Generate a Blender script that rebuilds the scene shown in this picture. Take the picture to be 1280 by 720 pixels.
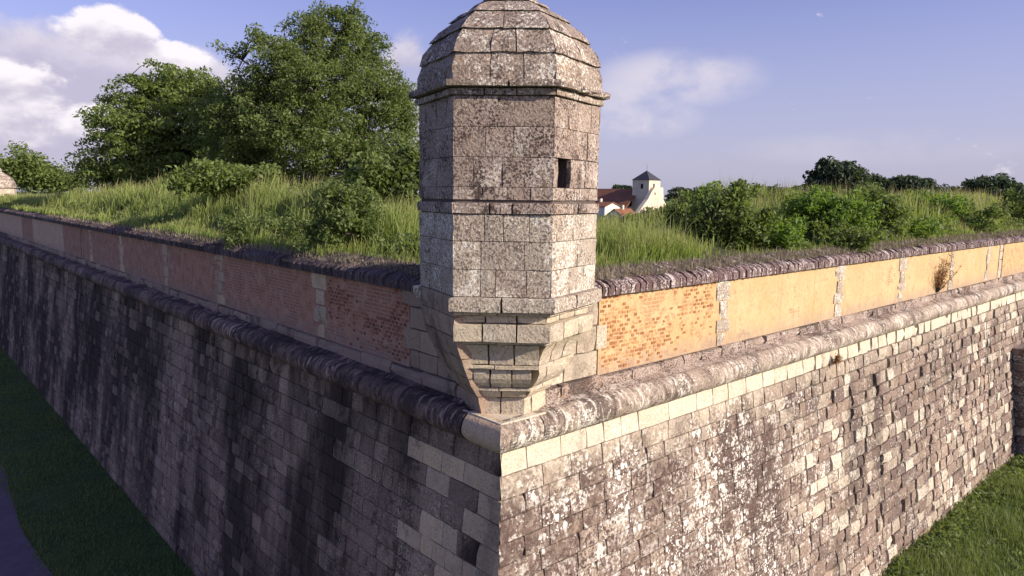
import bpy, math, random
import numpy as np
from mathutils import Vector, Matrix
rad = math.radians
random.seed(7); rng = np.random.default_rng(7)
for o in list(bpy.data.objects): bpy.data.objects.remove(o)
sc = bpy.context.scene; COL = sc.collection

# ------------------------------------------------------------------ camera
PITCH, YAW, ROLL, FPX = 7.4935, 47.7694, 0.7335, 884.3
CP = np.array([-6.067, -6.853, 3.435])
_y, _p, _r = rad(YAW), rad(PITCH), rad(ROLL)
CF = np.array([math.cos(_y)*math.cos(_p), math.sin(_y)*math.cos(_p), -math.sin(_p)])
_R = np.array([math.sin(_y), -math.cos(_y), 0.0]); _U = np.cross(_R, CF)
CR = _R*math.cos(_r)+_U*math.sin(_r); CU = _U*math.cos(_r)-_R*math.sin(_r)
cd = bpy.data.cameras.new('camera'); cam = bpy.data.objects.new('camera', cd); COL.objects.link(cam)
cd.sensor_width = 36; cd.lens = 36*FPX/1280; cd.clip_start = 0.1; cd.clip_end = 6000
cam.matrix_world = Matrix(((CR[0], CU[0], -CF[0], CP[0]), (CR[1], CU[1], -CF[1], CP[1]), (CR[2], CU[2], -CF[2], CP[2]), (0, 0, 0, 1)))
sc.camera = cam
def project(P):
    d = np.asarray(P, float)-CP; z = d@CF
    return 640+FPX*(d@CR)/z, 360-FPX*(d@CU)/z, z
def pdir(px, py):
    d = CF+CR*(px-640)/FPX-CU*(py-360)/FPX
    return d/np.linalg.norm(d)
def at(px, py, r):
    "point seen at a pixel, r metres away on plan"
    d = pdir(px, py); return CP+d*(r/math.hypot(d[0], d[1]))

# ------------------------------------------------------------------ node helper
class NT:
    def __init__(s, tree): s.t = tree; tree.nodes.clear()
    def n(s, kind, ins=None, **props):
        nd = s.t.nodes.new(kind)
        for k, v in props.items(): setattr(nd, k, v)
        for k, v in (ins or {}).items(): s.put(nd.inputs[k], v)
        return nd
    def put(s, sock, v):
        if isinstance(v, bpy.types.NodeSocket): s.t.links.new(v, sock)
        elif isinstance(v, (tuple, list)) and sock.type == 'RGBA' and len(v) == 3: sock.default_value = (*v, 1)
        else: sock.default_value = v
    def m(s, op, a, b=0.0, c=None, clamp=False):
        i = {0: a, 1: b}
        if c is not None: i[2] = c
        return s.n('ShaderNodeMath', i, operation=op, use_clamp=clamp).outputs[0]
    def vm(s, op, a, b): return s.n('ShaderNodeVectorMath', {0: a, 1: b}, operation=op).outputs[0]
    def noise(s, vec, scale, detail=5, rough=0.6, dist=0.0):
        return s.n('ShaderNodeTexNoise', {'Vector': vec, 'Scale': scale, 'Detail': detail, 'Roughness': rough, 'Distortion': dist}).outputs[0]
    def voro(s, vec, scale, feature='F1'):
        return s.n('ShaderNodeTexVoronoi', {'Vector': vec, 'Scale': scale}, feature=feature).outputs[0]
    def step(s, x, lo, hi, a=0.0, b=1.0):
        return s.n('ShaderNodeMapRange', {0: x, 1: lo, 2: hi, 3: a, 4: b}, interpolation_type='SMOOTHSTEP').outputs[0]
    def mix(s, f, a, b, blend='MIX'):
        nd = s.n('ShaderNodeMix', None, data_type='RGBA', blend_type=blend)
        s.put(nd.inputs[0], f); s.put(nd.inputs[6], a); s.put(nd.inputs[7], b); return nd.outputs[2]
    def ramp(s, f, stops):
        nd = s.n('ShaderNodeValToRGB', {0: f}); cr = nd.color_ramp
        while len(cr.elements) < len(stops): cr.elements.new(0.5)
        for e, (p, c) in zip(cr.elements, stops): e.position = p; e.color = (*c, 1)
        return nd.outputs[0]
    def sep(s, v): return s.n('ShaderNodeSeparateXYZ', {0: v}).outputs
    def comb(s, x, y, z): return s.n('ShaderNodeCombineXYZ', {0: x, 1: y, 2: z}).outputs[0]

# ------------------------------------------------------------------ world: sky with clouds, sun
SUN_EL, SUN_AZ = 26.0, -67.0
world = bpy.data.worlds.new('World'); sc.world = world; world.use_nodes = True
w = NT(world.node_tree)
sky = w.n('ShaderNodeTexSky', sky_type='NISHITA', sun_disc=False, sun_elevation=rad(SUN_EL), sun_rotation=rad(90-SUN_AZ), altitude=0, air_density=1.0, dust_density=1.2, ozone_density=2.2)
gen = w.n('ShaderNodeTexCoord').outputs['Generated']
gx, gy, gz = w.sep(gen)
azs = w.m('MULTIPLY', w.m('ARCTAN2', gy, gx), 57.2958); els = w.m('MULTIPLY', w.m('ARCSINE', gz), 57.2958)
def blob_sum(blobs, el):
    tot = None
    for (px, py, sx, sy, amp) in blobs:
        d = pdir(px, py); a0 = math.degrees(math.atan2(d[1], d[0])); e0 = math.degrees(math.asin(d[2]))
        qa = w.m('DIVIDE', w.m('SUBTRACT', azs, a0), sx/15.4); qe = w.m('DIVIDE', w.m('SUBTRACT', el, e0), sy/15.4)
        r2 = w.m('ADD', w.m('MULTIPLY', qa, qa), w.m('MULTIPLY', qe, qe))
        b = w.m('MULTIPLY', w.step(r2, 1.7, 0.0), amp)
        tot = b if tot is None else w.m('MAXIMUM', tot, b)
    return tot
def cloud_field(de, blobs, scale, weight, everywhere):
    "cloud cover at a direction, de degrees higher up"
    el = w.m('ADD', els, de)
    v = w.comb(gx, gy, w.m('MULTIPLY', w.m('ADD', gz, de*0.01745), 1.7))
    nz = w.noise(v, scale, 10, 0.58, 0.2); tot = blob_sum(blobs, el)
    if everywhere:   # the same kind of cloud goes on all round the horizon
        low = w.noise(v, 2.2, 3, 0.5)
        far = w.m('MULTIPLY', w.m('MULTIPLY', w.step(low, 0.55, 0.7), w.step(el, 40, 12)), w.step(w.m('ABSOLUTE', w.m('SUBTRACT', azs, YAW)), 40, 60))
        tot = w.m('MAXIMUM', tot, w.m('MULTIPLY', far, 0.8))
    return w.m('ADD', tot, w.m('MULTIPLY', w.m('SUBTRACT', nz, 0.5), weight))
BULK = [(60, 118, 270, 74, .86), (0, 150, 120, 50, .9), (505, 130, 55, 90, .62), (30, 215, 160, 16, .6)]
PUFF = [(135, 38, 56, 27, 1.0), (112, 42, 30, 18, .9), (160, 50, 34, 20, .95), (212, 70, 52, 19, .95), (15, 125, 62, 44, 1.0), (105, 152, 46, 24, .95), (50, 160, 60, 24, .9)]
VEIL = [(845, 98, 90, 30, 1.0), (800, 120, 60, 34, .9), (795, 146, 68, 26, 1.0), (1090, 185, 130, 18, .3)]
f0 = cloud_field(0.0, BULK, 9.0, 1.5, True); f1 = cloud_field(1.5, BULK, 9.0, 1.5, True)
p0 = cloud_field(0.0, PUFF, 15.0, 2.3, False); p1 = cloud_field(1.1, PUFF, 15.0, 2.3, False)
cover = w.m('MULTIPLY', w.step(f0, 0.28, 0.72), 0.93); pc = w.step(p0, 0.36, 0.72)
lit = w.m('MULTIPLY', w.step(w.m('SUBTRACT', f0, f1), -0.05, 0.60), 0.55)
plit = w.step(w.m('SUBTRACT', p0, p1), -0.45, 0.70)
vv = w.comb(gx, gy, w.m('MULTIPLY', gz, 1.7))
veil = w.m('MULTIPLY', w.m('MULTIPLY', blob_sum(VEIL, els), w.step(w.noise(vv, 9.0, 6, 0.55), 0.30, 0.60)), 0.80)
wisp = w.m('MULTIPLY', w.step(els, 22, 0), 0.72)
skyc = w.mix(1.0, sky.outputs[0], (1.14, 0.94, 1.44), 'MULTIPLY')
skyc = w.mix(wisp, skyc, (4.7, 4.75, 6.2))
cl = w.mix(lit, (4.9, 4.6, 5.9), (8.2, 7.6, 8.2))
final = w.mix(veil, skyc, (7.0, 6.5, 7.2))
final = w.mix(cover, final, cl)
final = w.mix(w.m('MULTIPLY', pc, 0.95), final, w.mix(plit, (5.4, 5.0, 6.2), (9.2, 8.6, 9.0)))
bg = w.n('ShaderNodeBackground', {0: final, 1: 0.089})
w.t.links.new(bg.outputs[0], w.n('ShaderNodeOutputWorld').inputs[0])
sl = bpy.data.lights.new('sun', 'SUN'); sl.energy = 5.0; sl.angle = rad(0.55); sl.color = (1.0, 0.89, 0.71)
so = bpy.data.objects.new('sun', sl); COL.objects.link(so)
SD = Vector((math.cos(rad(SUN_EL))*math.cos(rad(SUN_AZ)), math.cos(rad(SUN_EL))*math.sin(rad(SUN_AZ)), math.sin(rad(SUN_EL))))
so.rotation_euler = SD.to_track_quat('Z', 'Y').to_euler(); so.location = (20, -40, 30)
sc.view_settings.view_transform = 'Standard'; sc.view_settings.look = 'None'; sc.view_settings.gamma = 1; sc.view_settings.exposure = 0.36
sc.cycles.max_bounces = 6; sc.cycles.diffuse_bounces = 3; sc.cycles.transmission_bounces = 3; sc.cycles.transparent_max_bounces = 4

# ------------------------------------------------------------------ mesh helpers
def link(name, me, mat, parent=None):
    o = bpy.data.objects.new(name, me); COL.objects.link(o)
    if mat is not None and len(me.materials) == 0: me.materials.append(mat)
    if parent is not None: o.parent = parent
    return o
def mesh(name, V, F, smooth=False):
    me = bpy.data.meshes.new(name); me.from_pydata([tuple(map(float, v)) for v in V], [], F)
    if smooth: me.polygons.foreach_set('use_smooth', [True]*len(F))
    me.update(); return me
def obj(name, V, F, mat, parent=None, smooth=False): return link(name, mesh(name, V, F, smooth), mat, parent)
def big(name, V, F, mat, parent=None, attr=None, smooth=False):
    "V (n,3), F (m,k) numpy arrays, one face size"
    V = np.asarray(V, np.float32); F = np.asarray(F, np.int32); me = bpy.data.meshes.new(name)
    k = F.shape[1]; me.vertices.add(len(V)); me.vertices.foreach_set('co', V.ravel())
    me.loops.add(F.size); me.loops.foreach_set('vertex_index', F.ravel())
    me.polygons.add(len(F)); me.polygons.foreach_set('loop_start', np.arange(0, F.size, k, dtype=np.int32))
    me.polygons.foreach_set('loop_total', np.full(len(F), k, np.int32))
    if smooth: me.polygons.foreach_set('use_smooth', np.ones(len(F), bool))
    if attr is not None:
        a = me.attributes.new('tip', 'FLOAT', 'POINT'); a.data.foreach_set('value', np.asarray(attr, np.float32))
    me.update(calc_edges=True); return link(name, me, mat, parent)
def tag(o, label=None, cat=None, group=None, kind=None):
    if label: o['label'] = label
    if cat: o['category'] = cat
    if group: o['group'] = group
    if kind: o['kind'] = kind
    return o
def thing(name, loc, label, cat, group=None):
    o = bpy.data.objects.new(name, None); COL.objects.link(o); o.location = loc; o.empty_display_size = 0.3
    bpy.context.view_layer.update(); return tag(o, label, cat, group)
class Bag:
    "collects shapes into one mesh"
    def __init__(s): s.V = []; s.F = []
    def add(s, V, F):
        b = len(s.V); s.V += [tuple(v) for v in V]; s.F += [tuple(i+b for i in f) for f in F]
    def build(s, name, mat, parent=None, smooth=False): return obj(name, s.V, s.F, mat, parent, smooth)
def put(parent, V):
    "world coordinates to a thing whose Empty is only moved"
    l = parent.location; return [(v[0]-l[0], v[1]-l[1], v[2]-l[2]) for v in V]
def box(x0, x1, y0, y1, z0, z1):
    V = [(x0, y0, z0), (x1, y0, z0), (x1, y1, z0), (x0, y1, z0), (x0, y0, z1), (x1, y0, z1), (x1, y1, z1), (x0, y1, z1)]
    return V, [(0, 3, 2, 1), (4, 5, 6, 7), (0, 1, 5, 4), (1, 2, 6, 5), (2, 3, 7, 6), (3, 0, 4, 7)]
def tube(path, radii, sides=6):
    V, F = [], []; P = [Vector(p) for p in path]
    for i, p in enumerate(P):
        d = (P[min(i+1, len(P)-1)]-P[max(i-1, 0)]).normalized()
        a = d.orthogonal().normalized(); b = d.cross(a)
        for k in range(sides):
            t = 2*math.pi*k/sides; V.append(tuple(p+(a*math.cos(t)+b*math.sin(t))*radii[i]))
    for i in range(len(P)-1):
        for k in range(sides):
            F.append((i*sides+k, i*sides+(k+1) % sides, (i+1)*sides+(k+1) % sides, (i+1)*sides+k))
    F.append(tuple(range(sides))[::-1]); F.append(tuple((len(P)-1)*sides+k for k in range(sides)))
    return V, F
def stone(a0, a1, h0, h1, proud, fr, deep=0.06, gap=0.012, rough=0.012, mitre0=False, mitre1=False, chip=0.0, nx=3, nz=3, arris=0.013):
    """one dressed stone on the frame fr(a, h, n); a along the wall, h up it, n out of it.
    mitre0 / mitre1: run that end out so that two faces meet at a corner (callable n -> shift in a)."""
    V, F = [], []; g = gap*0.5; e = min(arris, 0.12*(a1-a0), 0.12*(h1-h0))
    aa = np.linspace(0, 1, nx); hh = np.linspace(0, 1, nz)
    for j in range(nz):
        for i in range(nx):
            edge_i = i in (0, nx-1); edge_j = j in (0, nz-1)
            a = a0+g+(a1-a0-2*g)*aa[i]; h = h0+g+(h1-h0-2*g)*hh[j]; n = proud+random.uniform(-rough, rough)
            if edge_i and not ((i == 0 and mitre0) or (i == nx-1 and mitre1)):
                a += (1 if i == 0 else -1)*random.uniform(0.1, 1.0)*e; n -= random.uniform(0.2, 0.8)*e
            if edge_j: h += (1 if j == 0 else -1)*random.uniform(0.1, 1.0)*e*0.8; n -= random.uniform(0.1, 0.6)*e
            if edge_i and edge_j and random.random() < chip: n -= random.uniform(0.02, 0.06)
            if i == 0 and mitre0: a = a0+mitre0(n)
            if i == nx-1 and mitre1: a = a1+mitre1(n)
            V.append(fr(a, h, n))
    for j in range(nz-1):
        for i in range(nx-1):
            k = j*nx+i; F.append((k, k+1, k+nx+1, k+nx))
    ring = [i for i in range(nx)]+[j*nx+nx-1 for j in range(1, nz)]+[(nz-1)*nx+i for i in range(nx-2, -1, -1)]+[j*nx for j in range(nz-2, 0, -1)]
    b = len(V)
    for k in ring:
        i, j = k % nx, k//nx
        a = a0+g+(a1-a0-2*g)*aa[i]; h = h0+g+(h1-h0-2*g)*hh[j]
        if i == 0 and mitre0: a = a0+mitre0(-deep)
        if i == nx-1 and mitre1: a = a1+mitre1(-deep)
        V.append(fr(a, h, -deep))
    m = len(ring)
    for q in range(m): F.append((ring[q], b+q, b+(q+1) % m, ring[(q+1) % m]))
    return V, F

# ------------------------------------------------------------------ materials
def new_mat(name):
    m = bpy.data.materials.new(name); m.use_nodes = True; return m, NT(m.node_tree)
def finish(t, col, rough=0.9, bump=None, dist=0.02, strength=0.6, spec=0.25):
    b = t.n('ShaderNodeBsdfPrincipled', {'Base Color': col, 'Roughness': rough, 'Specular IOR Level': spec})
    if bump is not None:
        t.t.links.new(t.n('ShaderNodeBump', {'Height': bump, 'Distance': dist, 'Strength': strength}).outputs[0], b.inputs['Normal'])
    t.t.links.new(b.outputs[0], t.n('ShaderNodeOutputMaterial').inputs[0])
def piece_random(t):
    r = t.m('ADD', t.n('ShaderNodeObjectInfo').outputs['Random'], t.m('MULTIPLY', t.n('ShaderNodeNewGeometry').outputs['Random Per Island'], 7.13))
    return t.m('FRACT', r)
def stone_mat(name, tones, dark=(0.06, 0.05, 0.05), white=(0.80, 0.76, 0.66), speck=0.5, patch=0.5, lichen=0.5, streak=0.0, bump=0.7, tint=None, ring=None, cont=False, wash=0.0, grain=30, spots=0.0, ginger=0.0, streakcol=(0.034, 0.026, 0.030)):
    """weathered limestone. speck: fine dark mottling, patch: broad dark patches, lichen: pale crust,
    streak: black run-off streaks down the face, spots: round white lichen discs"""
    m, t = new_mat(name); pos = t.n('ShaderNodeNewGeometry').outputs['Position']; r = piece_random(t)
    tones = tones*2 if len(tones) == 1 else tones; k = len(tones)-1; col = t.ramp(r, [(i/k, c) for i, c in enumerate(tones)])
    pz = t.vm('MULTIPLY', pos, (1, 1, 0.32)); jit = pos if cont else t.vm('ADD', pos, t.comb(t.m('MULTIPLY', r, 3.0), 0.0, t.m('MULTIPLY', r, 5.0)))
    broad = t.noise(pz, 0.9, 4, 0.6); mid = t.noise(jit, 4.5, 6, 0.68); fine = t.noise(pos, grain, 4, 0.68); grit = t.noise(pos, 95, 3, 0.7)
    col = t.mix(0.75, col, t.ramp(mid, [(0.25, (0.62, 0.58, 0.56)), (0.5, (1, 1, 1)), (0.78, (1.2, 1.16, 1.05))]), 'MULTIPLY')
    pt = t.step(t.m('ADD', broad, t.m('MULTIPLY', t.m('SUBTRACT', mid, 0.5), 0.5)), 0.68-0.3*patch, 0.80-0.3*patch)
    col = t.mix(t.m('MULTIPLY', pt, 0.75*min(1, patch*1.6)), col, dark)
    sk = t.step(t.m('ADD', fine, t.m('MULTIPLY', t.m('SUBTRACT', mid, 0.5), 0.45)), 0.55-0.12*speck, 0.72-0.12*speck)
    thick = t.step(t.noise(pos, 1.7, 4, 0.6), 0.34, 0.56, 0.50, 1.0)
    col = t.mix(t.m('MULTIPLY', t.m('MULTIPLY', sk, thick), min(1, 0.25+speck*0.75)), col, tuple(c*1.3 for c in dark))
    li = t.step(t.m('ADD', t.noise(t.vm('ADD', pos, (5.2, 1.3, 7.7)), grain*0.85, 4, 0.70), t.m('MULTIPLY', t.m('SUBTRACT', t.noise(jit, 2.1, 3), 0.5), 0.6)), 0.64-0.12*lichen, 0.72-0.12*lichen)
    col = t.mix(t.m('MULTIPLY', li, min(1, lichen*1.2)), col, white)
    if ginger:
        gi = t.m('MULTIPLY', t.step(t.noise(pos, 2.3, 4, 0.6), 0.62, 0.72), t.step(fine, 0.45, 0.6))
        col = t.mix(t.m('MULTIPLY', gi, ginger), col, (0.42, 0.20, 0.06))
    if streak:
        x, y, z = t.sep(pos)
        sv = t.comb(t.m('MULTIPLY', x, 1.5), t.m('MULTIPLY', y, 1.5), t.m('MULTIPLY', z, 0.34))
        st = t.noise(sv, 1.0, 9, 0.74, 0.3); lo = t.noise(t.vm('MULTIPLY', pos, (1, 1, 0.5)), 0.42, 2, 0.5)
        st = t.step(t.m('ADD', st, t.m('MULTIPLY', t.m('SUBTRACT', lo, 0.5), 1.6)), 0.26, 0.66)
        keep = t.step(r, 0.70, 0.95, 1.0, 0.55)
        col = t.mix(t.m('MULTIPLY', t.m('MULTIPLY', st, keep), streak), col, streakcol)
    if ring:
        x, y, z = t.sep(pos); a = (x, y)[ring-1]; b = (y, x)[ring-1]
        rg = t.noise(t.comb(t.m('MULTIPLY', a, 8.0), t.m('MULTIPLY', b, 1.6), t.m('MULTIPLY', z, 2.4)), 1.0, 5, 0.68, 1.1)
        gate = t.step(t.noise(pos, 1.1, 3), 0.40, 0.60)
        col = t.mix(t.m('MULTIPLY', t.m('MULTIPLY', t.step(rg, 0.53, 0.60), gate), 0.85), col, white)
        col = t.mix(t.m('MULTIPLY', t.step(rg, 0.47, 0.40), 0.6), col, dark)
    if spots:
        v = t.voro(t.vm('MULTIPLY', pos, (1, 1, 0.72)), 7.5); reg = t.step(t.noise(t.vm('ADD', pos, (4.0, 0.0, 2.0)), 1.3, 4), 0.47, 0.62)
        v2 = t.voro(t.vm('ADD', pos, (3.1, 1.7, 0.4)), 17.0)
        dd = t.m('ADD', v, t.m('MULTIPLY', t.m('SUBTRACT', fine, 0.5), 0.35)); d2 = t.m('ADD', v2, t.m('MULTIPLY', t.m('SUBTRACT', fine, 0.5), 0.3))
        sp = t.m('MAXIMUM', t.step(dd, 0.36, 0.30), t.step(d2, 0.30, 0.24))
        col = t.mix(t.m('MULTIPLY', t.m('MULTIPLY', sp, reg), spots), col, (0.86, 0.82, 0.76))
    if wash:
        z = t.sep(pos)[2]; q = t.noise(t.vm('MULTIPLY', pos, (1, 1, 0.45)), 1.5, 5, 0.65)
        wm = t.step(t.m('ADD', z, t.m('MULTIPLY', t.m('SUBTRACT', q, 0.5), 2.2)), -0.95, -0.10)
        col = t.mix(t.m('MULTIPLY', t.m('MULTIPLY', wm, wash), t.step(fine, 0.62, 0.42, 0.55, 1.0)), col, (0.64, 0.55, 0.42))
    if tint: col = t.mix(1.0, col, tint, 'MULTIPLY')
    hgt = t.m('ADD', t.m('ADD', t.m('MULTIPLY', mid, 0.9), t.m('MULTIPLY', fine, 0.55)), t.m('MULTIPLY', grit, 0.18))
    finish(t, col, 0.92, hgt, 0.045, bump); return m
M = {}
M['clean'] = stone_mat('clean_cream_limestone', [(0.58, 0.50, 0.38), (0.68, 0.60, 0.47), (0.62, 0.54, 0.43)], dark=(0.16, 0.12, 0.10), speck=0.4, patch=0.35, lichen=0.5, bump=0.6, cont=True)
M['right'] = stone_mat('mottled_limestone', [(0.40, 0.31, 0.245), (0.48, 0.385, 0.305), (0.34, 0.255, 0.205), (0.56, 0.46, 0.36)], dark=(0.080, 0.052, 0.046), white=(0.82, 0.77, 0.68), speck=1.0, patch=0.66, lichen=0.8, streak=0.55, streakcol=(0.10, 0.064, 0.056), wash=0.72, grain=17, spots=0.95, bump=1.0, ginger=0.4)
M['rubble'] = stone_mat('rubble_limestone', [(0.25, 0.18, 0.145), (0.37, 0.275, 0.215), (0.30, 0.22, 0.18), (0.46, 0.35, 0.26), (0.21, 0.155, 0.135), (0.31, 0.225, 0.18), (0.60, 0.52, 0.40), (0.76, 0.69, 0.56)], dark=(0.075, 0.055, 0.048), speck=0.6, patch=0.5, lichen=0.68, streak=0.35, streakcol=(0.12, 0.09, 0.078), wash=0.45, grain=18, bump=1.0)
M['shade'] = stone_mat('black_streaked_limestone', [(0.27, 0.22, 0.185), (0.33, 0.275, 0.23), (0.28, 0.23, 0.20), (0.37, 0.31, 0.255), (0.43, 0.37, 0.30)], dark=(0.045, 0.035, 0.032), speck=0.65, patch=0.6, lichen=0.4, streak=0.92, streakcol=(0.032, 0.025, 0.023), bump=0.9, tint=(1.10, 0.97, 0.88))  # tones lowered and warmed: deeper shade and less blue skylight put into colour
M['quoin'] = stone_mat('buff_limestone', [(0.74, 0.55, 0.35), (0.62, 0.48, 0.34), (0.80, 0.60, 0.38), (0.56, 0.44, 0.32)], speck=0.4, patch=0.35, lichen=0.25, streak=0.25, streakcol=(0.12, 0.09, 0.075), bump=0.8)  # buff tones raised warmer and brighter to make up for standing in shade
M['pier'] = stone_mat('brown_shade_limestone', [(0.42, 0.30, 0.22), (0.35, 0.26, 0.20), (0.47, 0.36, 0.26)], speck=0.35, patch=0.5, lichen=0.15, bump=0.6)  # mottled pier stone; tones darkened, shade of the left side put into colour
M['turret'] = stone_mat('lichened_turret_limestone', [(0.44, 0.345, 0.285), (0.50, 0.40, 0.33), (0.46, 0.365, 0.305)], dark=(0.058, 0.038, 0.034), white=(0.70, 0.63, 0.55), speck=1.0, patch=0.6, lichen=0.66, grain=34, bump=1.0, ginger=0.9)
M['turret_low'] = stone_mat('paler_turret_limestone', [(0.50, 0.42, 0.34), (0.58, 0.50, 0.40), (0.50, 0.41, 0.33)], dark=(0.085, 0.058, 0.052), grain=32, speck=0.8, patch=0.35, lichen=0.85, bump=1.0)
M['dome'] = stone_mat('dome_limestone', [(0.40, 0.31, 0.25), (0.46, 0.37, 0.30), (0.36, 0.28, 0.23)], dark=(0.045, 0.033, 0.030), grain=32, speck=0.95, patch=0.66, lichen=0.78, bump=1.0, ginger=0.7)
M['corbel'] = stone_mat('corbel_limestone', [(0.60, 0.50, 0.36), (0.53, 0.45, 0.35), (0.66, 0.56, 0.41)], dark=(0.13, 0.10, 0.085), speck=0.5, patch=0.35, lichen=0.45, bump=0.8)
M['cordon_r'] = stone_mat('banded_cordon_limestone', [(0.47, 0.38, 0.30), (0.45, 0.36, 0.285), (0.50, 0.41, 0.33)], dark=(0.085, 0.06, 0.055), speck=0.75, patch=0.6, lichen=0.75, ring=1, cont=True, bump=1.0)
M['cordon_l'] = stone_mat('black_cordon_limestone', [(0.16, 0.13, 0.12), (0.22, 0.18, 0.16), (0.12, 0.10, 0.10)], dark=(0.03, 0.026, 0.03), white=(0.46, 0.40, 0.38), speck=0.6, patch=0.8, lichen=0.2, ring=2, cont=True, bump=0.9, tint=(1.14, 0.96, 0.84))  # warm tint works against the blue skylight on this shaded side
M['mortar'] = stone_mat('old_lime_mortar', [(0.14, 0.11, 0.10)], speck=0.6, patch=0.5, lichen=0.2, bump=0.8)
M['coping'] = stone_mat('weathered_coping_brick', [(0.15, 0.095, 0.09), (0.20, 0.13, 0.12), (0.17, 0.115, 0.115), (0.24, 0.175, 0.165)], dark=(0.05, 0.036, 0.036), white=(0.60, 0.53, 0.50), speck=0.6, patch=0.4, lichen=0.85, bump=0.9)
M['coping_l'] = stone_mat('shaded_coping_brick', [(0.09, 0.07, 0.07), (0.14, 0.10, 0.10), (0.18, 0.14, 0.13)], dark=(0.03, 0.025, 0.028), white=(0.5, 0.46, 0.42), speck=0.7, patch=0.6, lichen=0.35, bump=0.9)  # coping brick in darker tones, putting the left side's shade into the colour
def plaster(name, c1, c2, brick, amt):
    m, t = new_mat(name); pos = t.n('ShaderNodeNewGeometry').outputs['Position']; x, y, z = t.sep(pos)
    n1 = t.noise(pos, 1.3, 5, 0.62); n2 = t.noise(pos, 11, 6, 0.68); n3 = t.noise(pos, 50, 4, 0.7)
    col = t.mix(t.step(n1, 0.35, 0.68), c1, c2)
    col = t.mix(0.7, col, t.ramp(n2, [(0.3, (0.74, 0.70, 0.68)), (0.5, (1, 1, 1)), (0.75, (1.14, 1.12, 1.06))]), 'MULTIPLY')
    al = t.m('ADD', x, y)
    bt = t.n('ShaderNodeTexBrick', {'Vector': t.comb(al, z, 0.0), 'Color1': (1, 1, 1), 'Color2': (0.75, 0.75, 0.75), 'Mortar': (0, 0, 0), 'Scale': 1.0, 'Mortar Size': 0.009, 'Brick Width': 0.235, 'Row Height': 0.068})
    worn = t.step(t.m('ADD', t.noise(pos, 3.6, 5, 0.7), t.m('MULTIPLY', t.m('SUBTRACT', n1, 0.5), 0.6)), 0.60-amt*0.3, 0.70-amt*0.3)
    col = t.mix(t.m('MULTIPLY', t.m('MULTIPLY', worn, bt.outputs['Color']), 0.8), col, brick)
    rn = t.step(t.noise(t.comb(t.m('MULTIPLY', al, 3.2), t.m('MULTIPLY', z, 0.45), 0.0), 1.0, 6, 0.68), 0.55, 0.78)
    col = t.mix(t.m('MULTIPLY', rn, 0.5), col, tuple(c*0.45 for c in c1))
    sp = t.m('MULTIPLY', t.step(n3, 0.62, 0.7), t.step(n2, 0.45, 0.6)); col = t.mix(t.m('MULTIPLY', sp, 0.5), col, tuple(c*0.35 for c in brick))
    gr = t.step(t.m('ADD', z, t.m('MULTIPLY', t.m('SUBTRACT', t.noise(t.vm('MULTIPLY', pos, (3, 3, 0.8)), 1.2, 5, 0.7), 0.5), 0.9)), 1.05, 0.55)
    col = t.mix(t.m('MULTIPLY', gr, 0.55), col, (0.30, 0.24, 0.21))
    h = t.m('ADD', t.m('ADD', n2, t.m('MULTIPLY', n3, 0.3)), t.m('MULTIPLY', t.m('MULTIPLY', worn, bt.outputs['Fac']), -0.8))
    finish(t, col, 0.92, h, 0.02, 0.6); return m
M['ochre'] = plaster('ochre_lime_render', (0.55, 0.385, 0.20), (0.61, 0.45, 0.255), (0.42, 0.22, 0.11), 0.10)
M['ochre_worn'] = plaster('worn_ochre_render', (0.54, 0.36, 0.18), (0.62, 0.44, 0.24), (0.40, 0.19, 0.09), 0.30)
M['rose'] = plaster('rose_lime_render', (0.44, 0.245, 0.165), (0.50, 0.33, 0.24), (0.31, 0.125, 0.08), 0.55)
M['rose_pale'] = plaster('pale_rose_render', (0.58, 0.39, 0.28), (0.64, 0.46, 0.34), (0.38, 0.20, 0.15), 0.2)
M['brick'] = stone_mat('red_brick', [(0.40, 0.19, 0.08), (0.32, 0.135, 0.06), (0.46, 0.24, 0.10), (0.55, 0.33, 0.14)], dark=(0.12, 0.05, 0.03), white=(0.6, 0.42, 0.24), speck=0.3, patch=0.25, lichen=0.25, bump=0.5)
M['brick_l'] = stone_mat('dull_red_brick', [(0.30, 0.12, 0.08), (0.24, 0.09, 0.06), (0.36, 0.18, 0.12), (0.10, 0.06, 0.05)], dark=(0.06, 0.03, 0.025), white=(0.5, 0.36, 0.28), speck=0.4, patch=0.4, lichen=0.15, bump=0.5)
def leaf_mat(name, tones, trans=0.35, tipcol=None, rough=0.55):
    m, t = new_mat(name); r = t.n('ShaderNodeNewGeometry').outputs['Random Per Island']; pos = t.n('ShaderNodeNewGeometry').outputs['Position']
    f = t.m('FRACT', t.m('ADD', t.m('MULTIPLY', r, 0.55), t.noise(pos, 0.8, 2)))
    k = len(tones)-1; col = t.ramp(f, [(i/k, c) for i, c in enumerate(tones)])
    if tipcol:
        a = t.n('ShaderNodeAttribute', attribute_name='tip').outputs['Fac']; col = t.mix(t.step(a, 0.5, 1.1), col, tipcol)
    b = t.n('ShaderNodeBsdfPrincipled', {'Base Color': col, 'Roughness': rough, 'Specular IOR Level': 0.3})
    tr = t.n('ShaderNodeBsdfTranslucent', {0: t.mix(1.0, col, (1.25, 1.35, 0.6), 'MULTIPLY')})
    mx = t.n('ShaderNodeMixShader', {0: trans, 1: b.outputs[0], 2: tr.outputs[0]})
    t.t.links.new(mx.outputs[0], t.n('ShaderNodeOutputMaterial').inputs[0]); return m
M['leaf_tall'] = leaf_mat('locust_leaves', [(0.095, 0.130, 0.050), (0.155, 0.205, 0.070), (0.215, 0.265, 0.095), (0.120, 0.165, 0.060)], 0.48)
M['leaf_wide'] = leaf_mat('walnut_leaves', [(0.110, 0.150, 0.055), (0.175, 0.230, 0.072), (0.235, 0.290, 0.095)], 0.48)
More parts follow.
